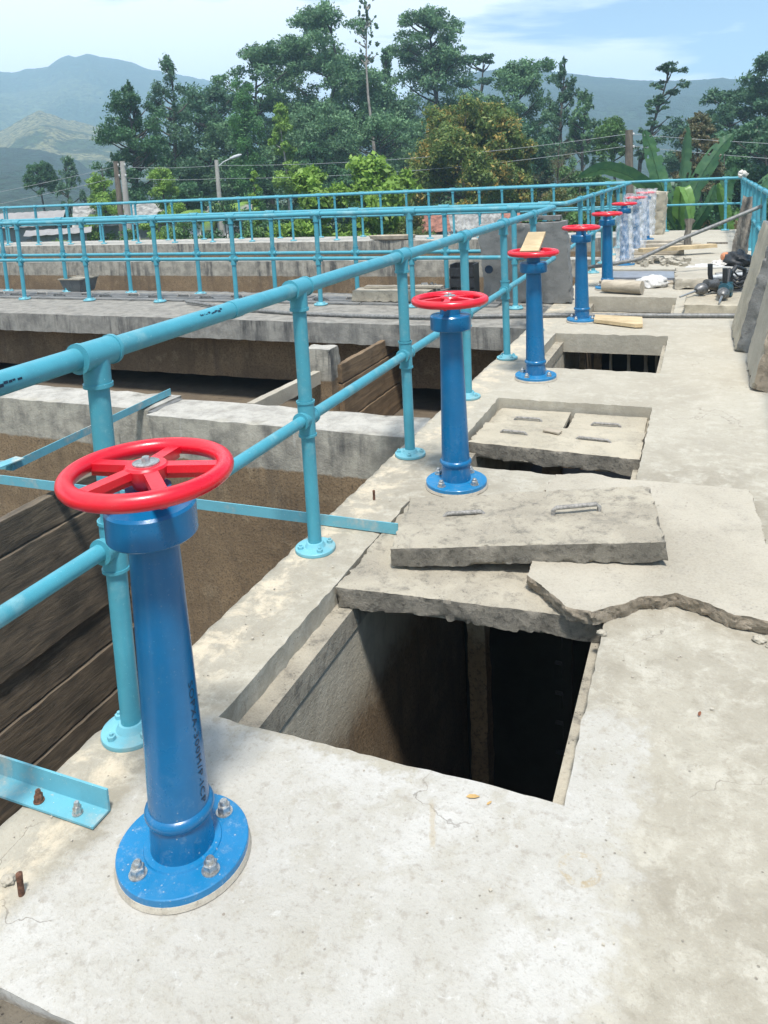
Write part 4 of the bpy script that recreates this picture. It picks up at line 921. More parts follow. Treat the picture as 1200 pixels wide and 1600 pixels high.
# tank outer skin down to the ground
tag(MB().box(-40, XR-0.03, 18.76, 18.79, GZ+0.01, -0.2).build("platform_wall", M['block']), "outer face of the platform below the end railing", "wall")

def corrugated(c, n, mat, name, parent, amp=0.014, th=0.02):
    c = [Vector(q) for q in c]; mb = MB(); nu = n*4; vs = []
    nrm = (c[1]-c[0]).cross(c[2]-c[0]).normalized()
    for k in (0, 1):
        for j in (0, 1):
            for i in range(nu+1):
                u = i/nu; p = (c[0]*(1-u)+c[1]*u) if j == 0 else (c[2]*(1-u)+c[3]*u)
                vs.append(p+nrm*(amp*math.cos(u*n*2*math.pi)-k*th))
    m = nu+1; fs = [(i, i+1, m+i+1, m+i) for i in range(nu)]+[(2*m+i, 3*m+i, 3*m+i+1, 2*m+i+1) for i in range(nu)]
    fs += [(i, 2*m+i, 2*m+i+1, i+1) for i in range(nu)]+[(m+i, m+i+1, 3*m+i+1, 3*m+i) for i in range(nu)]
    mb.add(vs, fs); return mb.build(name, M[mat], parent)
def house(name, label, loc, rz, w, d, h, rh, wall, roof, ov=0.35, win=True):
    t = thing(name, label, "house", loc, None, rz)
    mb = MB(); mb.box(-w/2, w/2, -d/2, d/2, 0, h); mb.add([(-w/2, -d/2, h), (-w/2, d/2, h), (-w/2, 0, h+rh), (w/2, -d/2, h), (w/2, d/2, h), (w/2, 0, h+rh)], [(0, 2, 1), (3, 4, 5)])
    wl = mb.build("wall", M[wall], t, ang=10)
    s = (d/2+ov)/(d/2); e = h-rh*(s-1)
    corrugated([(-w/2-ov, -d/2*s, e+0.05), (w/2+ov, -d/2*s, e+0.05), (-w/2-ov, 0, h+rh+0.05), (w/2+ov, 0, h+rh+0.05)], int(w*3), roof, "roof", t)
    corrugated([(w/2+ov, d/2*s, e+0.05), (-w/2-ov, d/2*s, e+0.05), (w/2+ov, 0, h+rh+0.06), (-w/2-ov, 0, h+rh+0.06)], int(w*3), roof, "roof", t)
    if win:
        for x in (-w*0.28, w*0.05):
            f = MB().box(x-0.5, x+0.5, -d/2-0.05, -d/2+0.02, h*0.4, h*0.8).build("window", M['white'], t); MB().box(x-0.42, x+0.42, -d/2-0.06, -d/2-0.052, h*0.43, h*0.77).build("pane", M['window'], f)
        MB().box(w*0.28, w*0.28+0.9, -d/2-0.04, -d/2+0.02, 0, h*0.8).build("door", M['timberold'], t)
    return t
house("tin_house", "low block house with pale tin roof behind the far railing", (-33.2, 29.4, GZ), rad(38), 6.0, 4.2, 3.15, 0.55, 'block', 'tin')
house("tin_shed", "small shed with pale sheet roof in front of the tin roofed house", (-27.3, 27.6, GZ), rad(40), 2.2, 1.6, 2.85, 0.14, 'block', 'tin', 0.3, False)
house("grey_house", "grey gabled house half hidden behind the poles", (-28.6, 33.5, GZ), rad(40), 4.2, 4.0, 3.0, 0.9, 'block', 'tingrey')
house("white_house", "whitewashed house glimpsed between shrubs behind the two poles", (-26.2, 37.5, GZ), rad(30), 4.5, 3.5, 2.9, 0.5, 'white', 'tin')
house("tile_house", "low house with red tiled roof below the rust tinted tree", (-7.55, 26.0, GZ), rad(17), 2.7, 2.4, 2.95, 0.55, 'block', 'tile')
sh = thing("sheet_shed", "shed roofed with grey corrugated sheet in front of the red tiled house", "shed", (-6.5, 23.2, GZ), None, rad(20))
MB().box(-0.85, 0.85, -0.6, 0.6, 0, 2.9).build("wall", M['block'], sh)
corrugated([(-0.8, -0.8, 3.0), (0.8, -0.8, 3.0), (-0.8, 0.8, 3.42), (0.8, 0.8, 3.42)], 11, 'tingrey', "roof", sh, 0.03)

def pole(name, loc, top, r0, r1, mat, label, arms=True, sq=False):
    t = thing(name, label, "pole", (loc[0], loc[1], GZ), None)
    mb = MB(); mb.cyl((0, 0, 0), (0, 0, top-GZ), r0, r1, 4 if sq else 14); mb.build("shaft", M[mat], t)
    if arms:
        for z in (0.12, 0.62):
            MB().lathe([(0.02, 0), (0.035, 0.02), (0.03, 0.05), (0.04, 0.07), (0.02, 0.10)], (r1+0.03, -0.03, top-GZ-z-0.1), 12).build("insulator", M['white'], t)
    return t
pole("utility_pole", (-26.07, 30.34), 2.80, 0.17, 0.12, 'polewood', "brown timber pole, darker of the pair standing together")
pole("utility_pole", (-25.55, 30.19), 2.78, 0.17, 0.12, 'poleconc', "pale concrete pole beside the brown timber pole")
pole("utility_pole", (-2.97, 33.87), 2.85, 0.20, 0.15, 'polewood', "grey brown pole standing behind the banana plants")
lp = pole("street_lamp", (-21.2, 31.5), 2.61, 0.14, 0.09, 'poleconc', "pale street lamp pole with one angled arm before the trees", False)
lp['category'] = "street lamp"
MB().tube([(0.0, 0, 5.45), (0.25, 0.20, 5.70), (0.55, 0.42, 5.86)], 0.03, 8).build("arm", M['lampgrey'], lp)
lh = MB(); lh.lathe([(0.0, 0), (0.05, 0.03), (0.085, 0.25), (0.075, 0.5), (0.03, 0.62), (0, 0.63)], seg=14)
lh.build("lamp_head", M['lampgrey'], lp, (0.47, 0.36, 5.83), Vector((0.75, 0.55, 0.28)).to_track_quat('Z', 'Y').to_euler())
def wire(pts, label):
    P = []
    for a, b in zip(pts[:-1], pts[1:]):
        a, b = Vector(a), Vector(b); n = 14; sag = (b-a).length*0.018
        for k in range(n): q = a+(b-a)*(k/n); q.z -= sag*4*(k/n)*(1-k/n); P.append(q)
    P.append(Vector(pts[-1])); tag(MB().tube(P, 0.009, 5).build("power_line", M['wire']), label, "wire", "overhead wires")
wire([(-46, 20, 0.0), (-26.0, 30.3, 2.55), (-21.2, 31.45, 2.35), (-2.97, 33.8, 2.70), (14, 31, 1.2)], "upper overhead wire strung between the poles and street lamp")
wire([(-46, 20, -0.7), (-26.0, 30.3, 2.05), (-21.2, 31.45, 1.75), (-2.97, 33.8, 2.22), (14, 31, 0.5)], "lower overhead wire strung between the poles and street lamp")

# ------------------------------------------------------------------ trees
G = {}
G['euc'] = leafmat("eucalyptus_leaf", (0.052, 0.129, 0.066), (0.119, 0.215, 0.098))
G['eucd'] = leafmat("eucalyptus_dark_leaf", (0.033, 0.094, 0.055), (0.073, 0.151, 0.074))
G['airy'] = leafmat("airy_leaf", (0.042, 0.106, 0.060), (0.087, 0.161, 0.082))
G['dark'] = leafmat("dark_leaf", (0.028, 0.087, 0.041), (0.062, 0.140, 0.055))
G['ivy'] = leafmat("ivy_leaf", (0.045, 0.134, 0.045), (0.087, 0.205, 0.057))
G['light'] = leafmat("light_leaf", (0.119, 0.226, 0.045), (0.194, 0.307, 0.057))
G['bright'] = leafmat("bright_leaf", (0.12, 0.215, 0.034), (0.185, 0.30, 0.048), None, 0.35, 1.1)
G['mid'] = leafmat("mid_leaf", (0.055, 0.125, 0.042), (0.095, 0.180, 0.052))
G['rust'] = leafmat("rust_leaf", (0.075, 0.140, 0.034), (0.175, 0.220, 0.052), (0.50, 0.355, 0.100), 0.25, 1.0, 1.15)
G['olive'] = leafmat("olive_leaf", (0.085, 0.130, 0.038), (0.145, 0.180, 0.050), (0.24, 0.18, 0.07), 0.25, 1.0)
G['brown'] = leafmat("brown_olive_leaf", (0.105, 0.115, 0.055), (0.175, 0.165, 0.080), (0.25, 0.19, 0.10), 0.25, 1.0)

def leaf_mesh(name, clumps, n, size, asp, rng, droop=0.0, mat=None, parent=None, loc=(0, 0, 0), hollow=0.45, up=0.0):
    C = np.array([c[:3] for c in clumps]); R = np.array([c[3:] for c in clumps]); wgt = (R[:, 0]*R[:, 1]*R[:, 2])**0.75; wgt /= wgt.sum()
    k = rng.choice(len(C), n, p=wgt)
    d = rng.normal(size=(n, 3)); d /= np.linalg.norm(d, axis=1)[:, None]
    r = rng.random(n)**hollow
    p = C[k]+d*R[k]*r[:, None]+rng.normal(size=(n, 3))*R[k]*(0.10+0.22*rng.random(n)**2)[:, None]
    a = rng.normal(size=(n, 3)); a[:, 2] -= droop; a /= np.linalg.norm(a, axis=1)[:, None]
    o = d+rng.normal(size=(n, 3))*0.7; o[:, 2] += up
    b = np.cross(a, o); b /= np.linalg.norm(b, axis=1)[:, None]+1e-9
    s = size*(0.45+1.2*rng.random(n)**1.6)
    A = a*(s*0.5)[:, None]; B = b*(s*asp*0.5)[:, None]
    V = np.stack([p-A, p+B, p+A, p-B], 1).reshape(-1, 3)
    me = bpy.data.meshes.new(name); me.vertices.add(4*n); me.vertices.foreach_set('co', V.astype(np.float32).ravel())
    me.loops.add(4*n); me.loops.foreach_set('vertex_index', np.arange(4*n, dtype=np.int32))
    me.polygons.add(n); me.polygons.foreach_set('loop_start', np.arange(0, 4*n, 4, dtype=np.int32)); me.polygons.foreach_set('loop_total', np.full(n, 4, np.int32))
    me.update(calc_edges=True); me.materials.append(mat)
    ob = bpy.data.objects.new(name, me); COL.objects.link(ob); ob.location = loc
    if parent is not None: ob.parent = parent
    return ob

def clumps_for(kind, R, h0, h1, rng):
    """clump ellipsoids of a crown between heights h0 and h1, radius R"""
    H = h1-h0; out = []
    if kind == 'euc':
        for k in range(64):
            t = rng.uniform(0.0, 0.96); prof = math.sin(math.pi*(0.18+0.68*t))**0.55*(1.0-0.12*math.sin(t*11+R))
            a = rng.uniform(0, 2*math.pi); q = 1.08*R*prof*math.sqrt(rng.uniform(0.02, 1.0)); s = R*rng.uniform(0.17, 0.33)
            out.append((q*math.cos(a), q*math.sin(a), h0+H*t-0.10*q, s*1.15, s*1.15, s*rng.uniform(0.55, 0.95)))
        for k in range(5): out.append((rng.uniform(-.25, .25)*R, rng.uniform(-.2, .2)*R, h1-R*rng.uniform(0.18, 0.45), R*0.26, R*0.26, R*0.20))
    elif kind == 'airy':
        for k in range(70):
            t = rng.uniform(0, 0.97); a = rng.uniform(0, 2*math.pi); q = 1.1*R*(1-t)**0.55*math.sqrt(rng.uniform(0.03, 1.0)); s = R*rng.uniform(0.10, 0.21)*(1.15-0.45*t)
            out.append((q*math.cos(a), q*math.sin(a), h0+H*t*0.97, s, s, s*1.7))
        for k in range(4): out.append((rng.uniform(-.12, .12)*R, 0, h1-R*rng.uniform(0.1, 0.6), R*0.08, R*0.08, R*0.22))
    elif kind == 'round':
        for k in range(95):
            d = rng.normal(size=3); d /= np.linalg.norm(d); d[2] = abs(d[2])*1.0-(0.55*rng.random() if rng.random() < 0.4 else 0.0)
            s = R*rng.uniform(0.15, 0.26); q = rng.uniform(0.66, 0.84); out.append((d[0]*R*q, d[1]*R*q, h0+H*0.45+d[2]*H*(0.47 if d[2] > 0 else 0.6), s, s, s*0.85))
    elif kind == 'column':
        for k in range(26):
            t = k/25; a = rng.uniform(0, 6.28); s = R*rng.uniform(0.5, 0.75)*(1-0.45*max(0, t-0.7)/0.3); out.append((R*0.35*math.cos(a), R*0.35*math.sin(a), h0+H*(0.04+0.93*t), s, s, s*1.1))
    elif kind == 'cone':
        for k in range(34):
            t = rng.uniform(0, 1); a = rng.uniform(0, 6.28); q = R*(1-t*0.9)*rng.uniform(0.2, 0.8); s = R*rng.uniform(0.2, 0.36)*(1.1-0.55*t); out.append((q*math.cos(a), q*math.sin(a), h0+H*t*0.95, s, s, s*0.9))
    elif kind == 'flat':
        for k in range(13):
            a = rng.uniform(0, 6.28); q = R*rng.uniform(0.1, 0.9); s = R*rng.uniform(0.2, 0.36); lay = rng.choice([0.95, 0.9, 0.55]); out.append((q*math.cos(a), q*math.sin(a), h0+H*lay-0.2*q, s, s, s*0.40))
    elif kind == 'lean':
        for k in range(60):
            t = rng.uniform(0, 1); q = R*rng.uniform(0.0, 0.75)*(0.45+0.55*math.sin(3*t)); a = rng.uniform(0, 6.28); s = R*rng.uniform(0.06, 0.15); out.append((R*(-0.5+1.0*t)+q*math.cos(a)+0.25*q, q*math.sin(a), h0+H*t*0.97+0.25*q*math.cos(a), s*1.8, s, s*0.8))
    elif kind == 'bush':
        for k in range(26):
            a = rng.uniform(0, 6.28); q = R*rng.uniform(0, 0.85); s = R*rng.uniform(0.2, 0.36); t = rng.uniform(0.1, 0.86)*(1-0.45*(q/R)**2); out.append((q*math.cos(a), q*math.sin(a), h0+H*t, s, s, s*0.8))
    elif kind == 'sparse':
        for k in range(60):
            t = rng.uniform(0, 1); a = rng.uniform(0, 6.28); q = R*rng.uniform(0.1, 1.0)*(1-0.35*t); s = R*rng.uniform(0.05, 0.12); out.append((q*math.cos(a), q*math.sin(a), h0+H*t+0.3*q, s, s, s*1.4))
    return out
def tree(name, label, x, y, ztop, R, zbot, kind, mat, n, size, seed, bark='bark', asp=0.5, droop=0.3, tr=None, hollow=0.5, up=0.0, group="trees beyond the platform", gz=GZ):
    rng = np.random.default_rng(seed); t = thing(name, label, "shrub" if 'shrub' in name or 'bush' in name else "tree", (x, y, gz), group)
    h1, h0 = ztop-gz, zbot-gz; cl = clumps_for(kind, R, h0, h1, rng)
    sub = []
    for c in cl:
        for q in range(5 if kind not in ('column',) else 3):
            d = rng.normal(size=3); d /= np.linalg.norm(d); k = rng.uniform(0.35, 0.60)
            sub.append((c[0]+d[0]*c[3]*0.75, c[1]+d[1]*c[4]*0.75, c[2]+d[2]*c[5]*0.75, c[3]*k, c[4]*k, c[5]*k))
    sub += [(c[0], c[1], c[2], c[3]*0.75, c[4]*0.75, c[5]*0.75) for c in cl]
    big_leaf = mat == 'bright'
    leaf_mesh("crown", sub, int(n*(1.9 if big_leaf else 3.6)), size*(0.78 if big_leaf else 0.56), asp, rng, droop, G[mat], t, (0, 0, 0), hollow, up)
    tr = tr or max(0.05, 0.015*h1); mb = MB()
    lean = R*0.5 if kind == 'lean' else 0
    zt = h0+(h1-h0)*0.86
    ax = lambda z: Vector(((-lean+2*lean*max(0, (z-h0)/(h1-h0+1e-6)) if lean else 0)+0.12*R*math.sin(z*0.5+seed), 0.1*R*math.cos(z*0.4+seed), z))
    zs = np.linspace(0, zt, 9); mb.tube([ax(z) for z in zs], tr, 9, rads=[tr*(1.15-0.95*k/8) for k in range(9)])
    for c in cl[::(5 if kind == 'round' else 2)]:
        q = Vector(c[:3]); zb = max(h0*0.8, min(q.z-0.35*math.hypot(q.x, q.y)-0.2*R, zt)); b = ax(zb)
        mb.tube([b, b.lerp(q, 0.5)+Vector((0, 0, -0.05*R)), q], tr*0.3, 6, rads=[tr*0.42, tr*0.28, tr*0.10])
    mb.build("trunk", M[bark], t); return t
T = tree
T('eucalyptus_tree', "tallest dense eucalyptus with a broad layered crown", -26.9, 55.9, 14.6, 4.3, 1.5, 'euc', 'euc', 22000, 0.40, 1)
T('eucalyptus_tree', "eucalyptus with a high umbrella top on bare stems, behind the rust tinted tree", -20.2, 60.7, 14.0, 2.5, 10.0, 'euc', 'euc', 5200, 0.36, 2)
T('eucalyptus_tree', "broad eucalyptus filling the space below the umbrella topped one", -20.9, 62.5, 11.0, 4.2, 2.2, 'euc', 'euc', 9500, 0.40, 3)
T('eucalyptus_tree', "narrow pointed eucalyptus just behind the bare pale trunk", -25.6, 65.2, 13.0, 2.2, 2.5, 'cone', 'euc', 5200, 0.40, 4)
T('bare_tree', "tall thin pale trunk with only a sparse leafy top", -22.6, 53.6, 14.2, 1.1, 9.6, 'sparse', 'airy', 700, 0.27, 5, 'barkpale', 0.5, 0.3, 0.15)
T('eucalyptus_tree', "grey-green eucalyptus with rounded crown left of the tallest one", -30.5, 51.6, 11.6, 2.8, 2.0, 'euc', 'euc', 8000, 0.36, 6)
T('flat_top_tree', "thin tree with flat spreading top and bare slanting branches", -17.1, 63.8, 10.9, 2.0, 6.2, 'flat', 'eucd', 1700, 0.34, 7)
T('broad_tree', "broad dark tree between the airy tree and ivy column", -32.4, 48.1, 8.6, 2.8, 1.0, 'euc', 'eucd', 7500, 0.34, 8)
T('airy_tree', "airy pointed tree with gaps in its crown before the left mountain", -31.1, 41.6, 9.7, 2.0, 1.5, 'airy', 'airy', 4200, 0.25, 9)
T('dense_tree', "dense dark tree left of the airy pointed one", -30.7, 36.9, 6.9, 2.1, -0.5, 'euc', 'dark', 8000, 0.25, 10)
T('dense_tree', "spire rising out of the dense dark tree", -30.9, 37.6, 7.6, 1.2, 3.0, 'airy', 'dark', 2600, 0.24, 110)
T('ivy_column_tree', "ivy clad columnar tree rising behind the street lamp", -26.4, 42.4, 7.7, 1.15, -1.0, 'column', 'ivy', 6500, 0.24, 11)
T('light_cone_tree', "light green conical tree with a thin pale trunk", -21.5, 38.4, 6.1, 1.35, 1.1, 'cone', 'light', 6000, 0.22, 12, 'barkpale', 0.5, 0.3, 0.10)
T('round_crown_tree', "blue-green tree with knobbly crown right of the flat topped tree", -12.3, 56.7, 9.1, 2.7, 1.5, 'euc', 'euc', 8500, 0.35, 13)
T('airy_tree', "airy pointed tree standing before the right hand ridge", -8.8, 53.3, 8.5, 1.6, 2.0, 'airy', 'airy', 3200, 0.28, 14)
T('airy_tree', "shorter airy tree beside the twiggy brown bush", -7.2, 51.5, 6.2, 1.4, 1.5, 'airy', 'euc', 2600, 0.27, 15)
T('leaning_tree', "windswept sparse tree leaning right against the hazy ridge", -2.9, 49.9, 7.3, 1.55, 1.8, 'lean', 'airy', 1700, 0.26, 16)
T('eucalyptus_tree', "large dark eucalyptus cut by the right edge of the photo", 4.7, 54.9, 8.0, 2.7, -0.5, 'euc', 'eucd', 11000, 0.36, 17)
T('eucalyptus_tree', "smaller dark eucalyptus next to the large one at the right edge", 1.2, 58.0, 6.0, 1.9, -0.5, 'euc', 'eucd', 6000, 0.36, 18)
T('eucalyptus_tree', "dark tree low behind the banana plants", -0.6, 62.0, 4.6, 2.4, -2.0, 'euc', 'eucd', 5000, 0.36, 118)
T('rounded_tree', "rounded fresh green tree by the grey brown pole", -4.9, 45.7, 4.3, 1.2, 0.5, 'round', 'mid', 3600, 0.22, 19)
T('olive_tree', "brownish olive tree behind the banana plants", -0.35, 36.0, 3.7, 1.05, -1.5, 'round', 'brown', 5200, 0.19, 20)
T('rust_tree', "big rounded tree with rust tinted foliage", -10.0, 35.2, 5.0, 3.2, -2.4, 'round', 'rust', 34000, 0.26, 21)
T('twiggy_bush', "leafless twiggy brown bush right of the rust tinted tree", -6.7, 39.4, 3.2, 1.3, -1.0, 'bush', 'brown', 1500, 0.10, 22, 'bark', 0.25)
T('olive_bush', "wide olive bush below the overhead wires", -4.6, 31.7, 1.6, 1.9, -2.6, 'bush', 'olive', 8000, 0.17, 23, group="bushes behind the far railing")
T('olive_bush', "olive bush right behind the wide banana leaf", -2.9, 30.4, 1.0, 1.4, -2.6, 'bush', 'olive', 5000, 0.17, 123, group="bushes behind the far railing")
T('feathery_tree', "feathery light green tree left of the two poles", -28.2, 31.5, 3.4, 1.4, -2.0, 'bush', 'light', 7000, 0.17, 24)
T('feathery_tree', "feathery light green tree just right of the two poles", -24.6, 31.6, 3.2, 1.25, -2.0, 'bush', 'light', 6000, 0.17, 25)
T('mushroom_tree', "small dark tree with double rounded crown at the far left", -42.8, 42.1, 3.9, 1.25, 0.3, 'round', 'dark', 4200, 0.20, 26)
T('sparse_tree', "thin grey-green tree beside the double crowned one", -40.1, 41.9, 4.0, 1.3, -1.0, 'airy', 'airy', 2600, 0.22, 27)
T('cone_shrub', "yellow-green conical shrub right of the street lamp", -15.6, 25.6, 2.05, 0.62, -1.6, 'cone', 'light', 3600, 0.14, 28, group="bushes behind the far railing")
T('bright_shrub', "bright large leaved shrub, left one of the bright pair", -12.4, 24.1, 2.15, 1.55, -1.6, 'bush', 'bright', 5200, 0.24, 29, 'bark', 0.55, 0.2, None, 0.45, 0.8, "bushes behind the far railing")
T('bright_shrub', "bright large leaved shrub spreading towards the rust tinted tree", -10.6, 25.9, 2.5, 1.9, -1.8, 'bush', 'bright', 7500, 0.25, 30, 'bark', 0.55, 0.2, None, 0.45, 0.8, "bushes behind the far railing")
for k, (x, y, zt, R, zb, mt, lab) in enumerate([
        (-29.3, 56.9, 8.0, 3.3, -1.0, 'eucd', "dark tree in shade below the tallest eucalyptus"), (-23.1, 57.5, 6.6, 3.2, -1.5, 'eucd', "dark tree below the bare pale trunk"),
        (-33.6, 46.4, 4.6, 2.6, -1.8, 'dark', "dark low tree behind the feathery pair"), (-28.0, 45.0, 4.2, 2.4, -1.8, 'dark', "dark low tree behind the ivy column"),
        (-17.6, 57.3, 6.0, 3.0, -1.5, 'eucd', "dark tree behind the rust tinted tree's crown"), (-13.2, 52.0, 4.6, 2.6, -1.5, 'eucd', "dark tree peeping out right of the rust tinted crown"),
        (-22.5, 44.0, 4.0, 2.3, -2.0, 'dark', "dark low tree behind the light cone tree"), (-9.5, 50.0, 3.2, 2.2, -2.0, 'dark', "dark low tree behind the twiggy bush"),
        (-18.5, 40.5, 2.6, 2.2, -2.2, 'dark', "low dark tree between the light cone tree and rust tinted tree"), (-27.0, 36.0, 2.2, 1.8, -2.2, 'dark', "low dark tree behind the two poles"),
        (-24.8, 50.0, 6.8, 3.0, -1.5, 'euc', "mid green tree closing the gap right of the ivy column"), (-29.6, 47.0, 6.0, 2.6, -1.5, 'euc', "mid green tree behind the feathery pair and the lamp"),
        (-20.5, 49.0, 5.6, 2.8, -1.8, 'euc', "mid green tree behind the bright shrubs"), (-15.5, 49.5, 5.4, 2.6, -1.8, 'euc', "mid green tree behind the rust tinted tree's left flank"),
        (-10.6, 47.0, 4.4, 2.2, -1.8, 'eucd', "dark tree filling in above the twiggy bush"), (2.6, 41.0, 3.6, 2.2, -2.4, 'eucd', "dark tree low behind the railing corner"), (0.9, 40.0, 2.4, 1.7, -2.4, 'dark', "low dark tree behind the upright banana leaves"),
        (-6.0, 43.0, 2.2, 1.8, -2.2, 'mid', "fresh green low tree left of the grey brown pole")]):
    T('dark_tree', lab, x, y, zt, R, zb, 'bush' if mt in ('dark', 'mid') else 'euc', mt, 7500, 0.33, 200+k, group="dark trees filling the row")
HB = [(-0.4, 23.2, 0.6, 'dark'), (0.9, 23.0, 0.7, 'mid'), (-1.9, 23.3, 0.5, 'dark'), (-22.5, 26.5, 0.2, 'mid'), (-20.3, 26.0, 0.3, 'light'), (-18.3, 24.9, 0.5, 'mid'), (-16.6, 24.4, 0.2, 'dark'), (-14.6, 23.6, 0.5, 'mid'), (-13.0, 22.6, 0.1, 'light'), (-11.6, 22.4, -0.1, 'bright'),
      (-9.9, 22.6, 0.15, 'bright'), (-8.9, 24.0, 0.9, 'olive'), (-5.2, 25.6, 0.6, 'mid'), (-3.9, 25.0, 0.5, 'mid'), (-2.6, 25.2, 0.5, 'dark'), (-1.2, 25.6, 0.3, 'mid'), (0.4, 25.0, 0.4, 'dark'), (1.9, 26, 0.9, 'dark'),
      (-25.5, 25.6, -0.3, 'light'), (-23.9, 24.8, -0.6, 'mid'), (-30.5, 25.5, -1.4, 'light'), (2.6, 30, 1.6, 'olive'), (-15.5, 27.5, 1.0, 'dark'), (-18.8, 28.5, 1.4, 'dark')]
for k, (x, y, zt, mt) in enumerate(HB):
    T('low_bush', "leafy green bush in the hedge row behind the far railing", x, y, zt, 1.35, -2.9, 'bush', mt, 3600, 0.17, 300+k, asp=0.55, group="hedge bushes behind the far railing", tr=0.05)
# palm with drooping fronds by the lamp
def frond(mb, base, az, L_, rise, droop, w=0.28, n=14):
    P = []
    for k in range(n+1):
        t = k/n; P.append(Vector((math.cos(az)*L_*t, math.sin(az)*L_*t, rise*t-droop*t*t))+Vector(base))
    mb.tube(P, 0.02, 5, rads=[0.025*(1-0.8*k/n) for k in range(n+1)])
    s = Vector((-math.sin(az), math.cos(az), 0))
    for k in range(1, n*3):
        t = k/(n*3); i = min(n-1, int(t*n)); p = P[i].lerp(P[i+1], t*n-i); d = (P[i+1]-P[i]).normalized(); l = w*math.sin(math.pi*(0.12+0.86*t))*2
        for sg in (-1, 1):
            q = p+(s*sg*0.8+d*0.6+Vector((0, 0, -0.55)))*l
            mb.add([p-d*0.02, p+d*0.02, q], [(0, 1, 2)])
pl = thing("palm_tree", "small palm with yellowing drooping fronds at the street lamp", "palm", (-20.3, 29.6, GZ), None); pf = MB(); random.seed(3)
for k in range(11): frond(pf, (0, 0, 3.0), k*0.6+0.2, random.uniform(1.3, 1.9), random.uniform(1.4, 2.2), random.uniform(1.0, 1.9))
pf.build("crown", G['light'], pl); MB().tube([(0, 0, 0), (0.05, 0, 1.5), (0, 0, 3.05)], 0.14, 10).build("trunk", M['bark'], pl)

# banana plants
def banana_mat(name, a, b):
    m, t, p = newmat(name); v = coords(t); n1_ = tnoise(t, v, 6, 5, 0.6)
    c = mixc(t, step(t, n1_, 0.35, 0.65), a, b); t.links.new(c, p.inputs['Base Color']); p.inputs['Roughness'].default_value = 0.4
    tr = t.nodes.new('ShaderNodeBsdfTranslucent'); t.links.new(c, tr.inputs[0]); mxs = t.nodes.new('ShaderNodeMixShader'); mxs.inputs[0].default_value = 0.35
    o = [x for x in t.nodes if x.type == 'OUTPUT_MATERIAL'][0]; t.links.new(p.outputs[0], mxs.inputs[1]); t.links.new(tr.outputs[0], mxs.inputs[2]); t.links.new(mxs.outputs[0], o.inputs[0]); return m
G['ban'] = banana_mat("banana_leaf", (0.065, 0.165, 0.075), (0.10, 0.215, 0.085)); G['band'] = banana_mat("banana_leaf_dark", (0.052, 0.135, 0.066), (0.082, 0.180, 0.078)); G['bandry'] = banana_mat("banana_leaf_dry", (0.24, 0.18, 0.10), (0.32, 0.25, 0.15))
G['banl'] = banana_mat("banana_leaf_young", (0.15, 0.30, 0.07), (0.20, 0.36, 0.09))
def banana_leaf(parent, pts, w, side, mat, fold=0.25, seed=1.0, tear=0.0):
    """blade along pts (points in the plant's space), side = direction of the blade's width"""
    P = [Vector(p) for p in pts]; n = 30; q = []
    for k in range(n+1):
        t = k/n*(len(P)-1); i = min(len(P)-2, int(t)); q.append(P[i].lerp(P[i+1], t-i))
    for _ in range(4): q = [q[0]]+[(q[i-1]+q[i]*2+q[i+1])/4 for i in range(1, n)]+[q[-1]]
    mb = MB(); vs = []; m = 9; side = Vector(side).normalized()
    for k in range(n+1):
        t = k/n; d = (q[min(n, k+1)]-q[max(0, k-1)]).normalized(); s = (side-d*side.dot(d)).normalized(); nn = d.cross(s)
        prof = w*min(1, (t/0.22)**0.6 if t > 0 else 0)*(max(0.0, 1-((t-0.45)/0.56)**2)**0.5 if t > 0.45 else 1)*(0.0 if t < 0.10 else 1)+0.012
        for j in range(m):
            u = j/(m-1)*2-1; rag = 1-tear*max(0, nz((t*9, u, 0), 2.2, seed))*abs(u)
            vs.append(q[k]+s*(u*prof*0.5*rag)+nn*(fold*abs(u)*prof*0.5+0.012*math.sin(k*2.1+j)))
    fs = []
    for k in range(n):
        for j in range(m-1):
            if tear and abs(j-(m-1)/2) > 1 and k > 6 and nz((k*0.9, j*0.3, seed), 2.0) > 0.30: continue
            fs.append((k*m+j, k*m+j+1, (k+1)*m+j+1, (k+1)*m+j))
    mb.add(vs, fs); mb.tube(q, 0.02, 6, rads=[0.028*(1-0.8*k/n) for k in range(n+1)])
    return mb.build("leaf", G[mat], parent, ang=80)
X_ = (1, 0.15, 0)
b1 = thing("banana_plant", "banana plant with tall upright leaves behind the end railing", "banana plant", (-0.55, 21.1, GZ), "banana plants behind the end railing")
MB().tube([(0, 0, 0), (0.02, 0, 1.6), (0, 0, 3.0)], 0.12, 12, rads=[0.15, 0.12, 0.08]).build("stem", M['barkpale'], b1)
z = lambda v: v-GZ
banana_leaf(b1, [(0, 0, z(-0.3)), (-0.35, 0, z(0.5)), (-0.58, 0, z(1.1)), (-0.75, 0.0, z(1.8)), (-0.92, -0.05, z(2.32))], 0.44, (1, 0.1, 0), 'ban', 0.15, 1, 0.25)
banana_leaf(b1, [(0, 0, z(-0.3)), (-0.1, 0.1, z(0.6)), (-0.02, 0.2, z(1.4)), (0.06, 0.2, z(2.36))], 0.38, (0.75, -0.6, 0), 'band', 0.5, 2, 0.4)
banana_leaf(b1, [(0, 0, z(-0.3)), (0.1, 0.3, z(0.5)), (0.45, 0.5, z(1.25)), (0.85, 0.7, z(1.85)), (1.12, 0.8, z(2.12))], 0.42, (0.6, -0.1, -0.75), 'band', 0.4, 3, 0.5)
banana_leaf(b1, [(0, 0, z(-0.4)), (-0.6, 0, z(0.7)), (-1.3, -0.1, z(1.25)), (-1.9, -0.2, z(1.45)), (-2.5, -0.3, z(1.25))], 0.46, (0.1, -0.55, 0.8), 'ban', 0.2, 4)
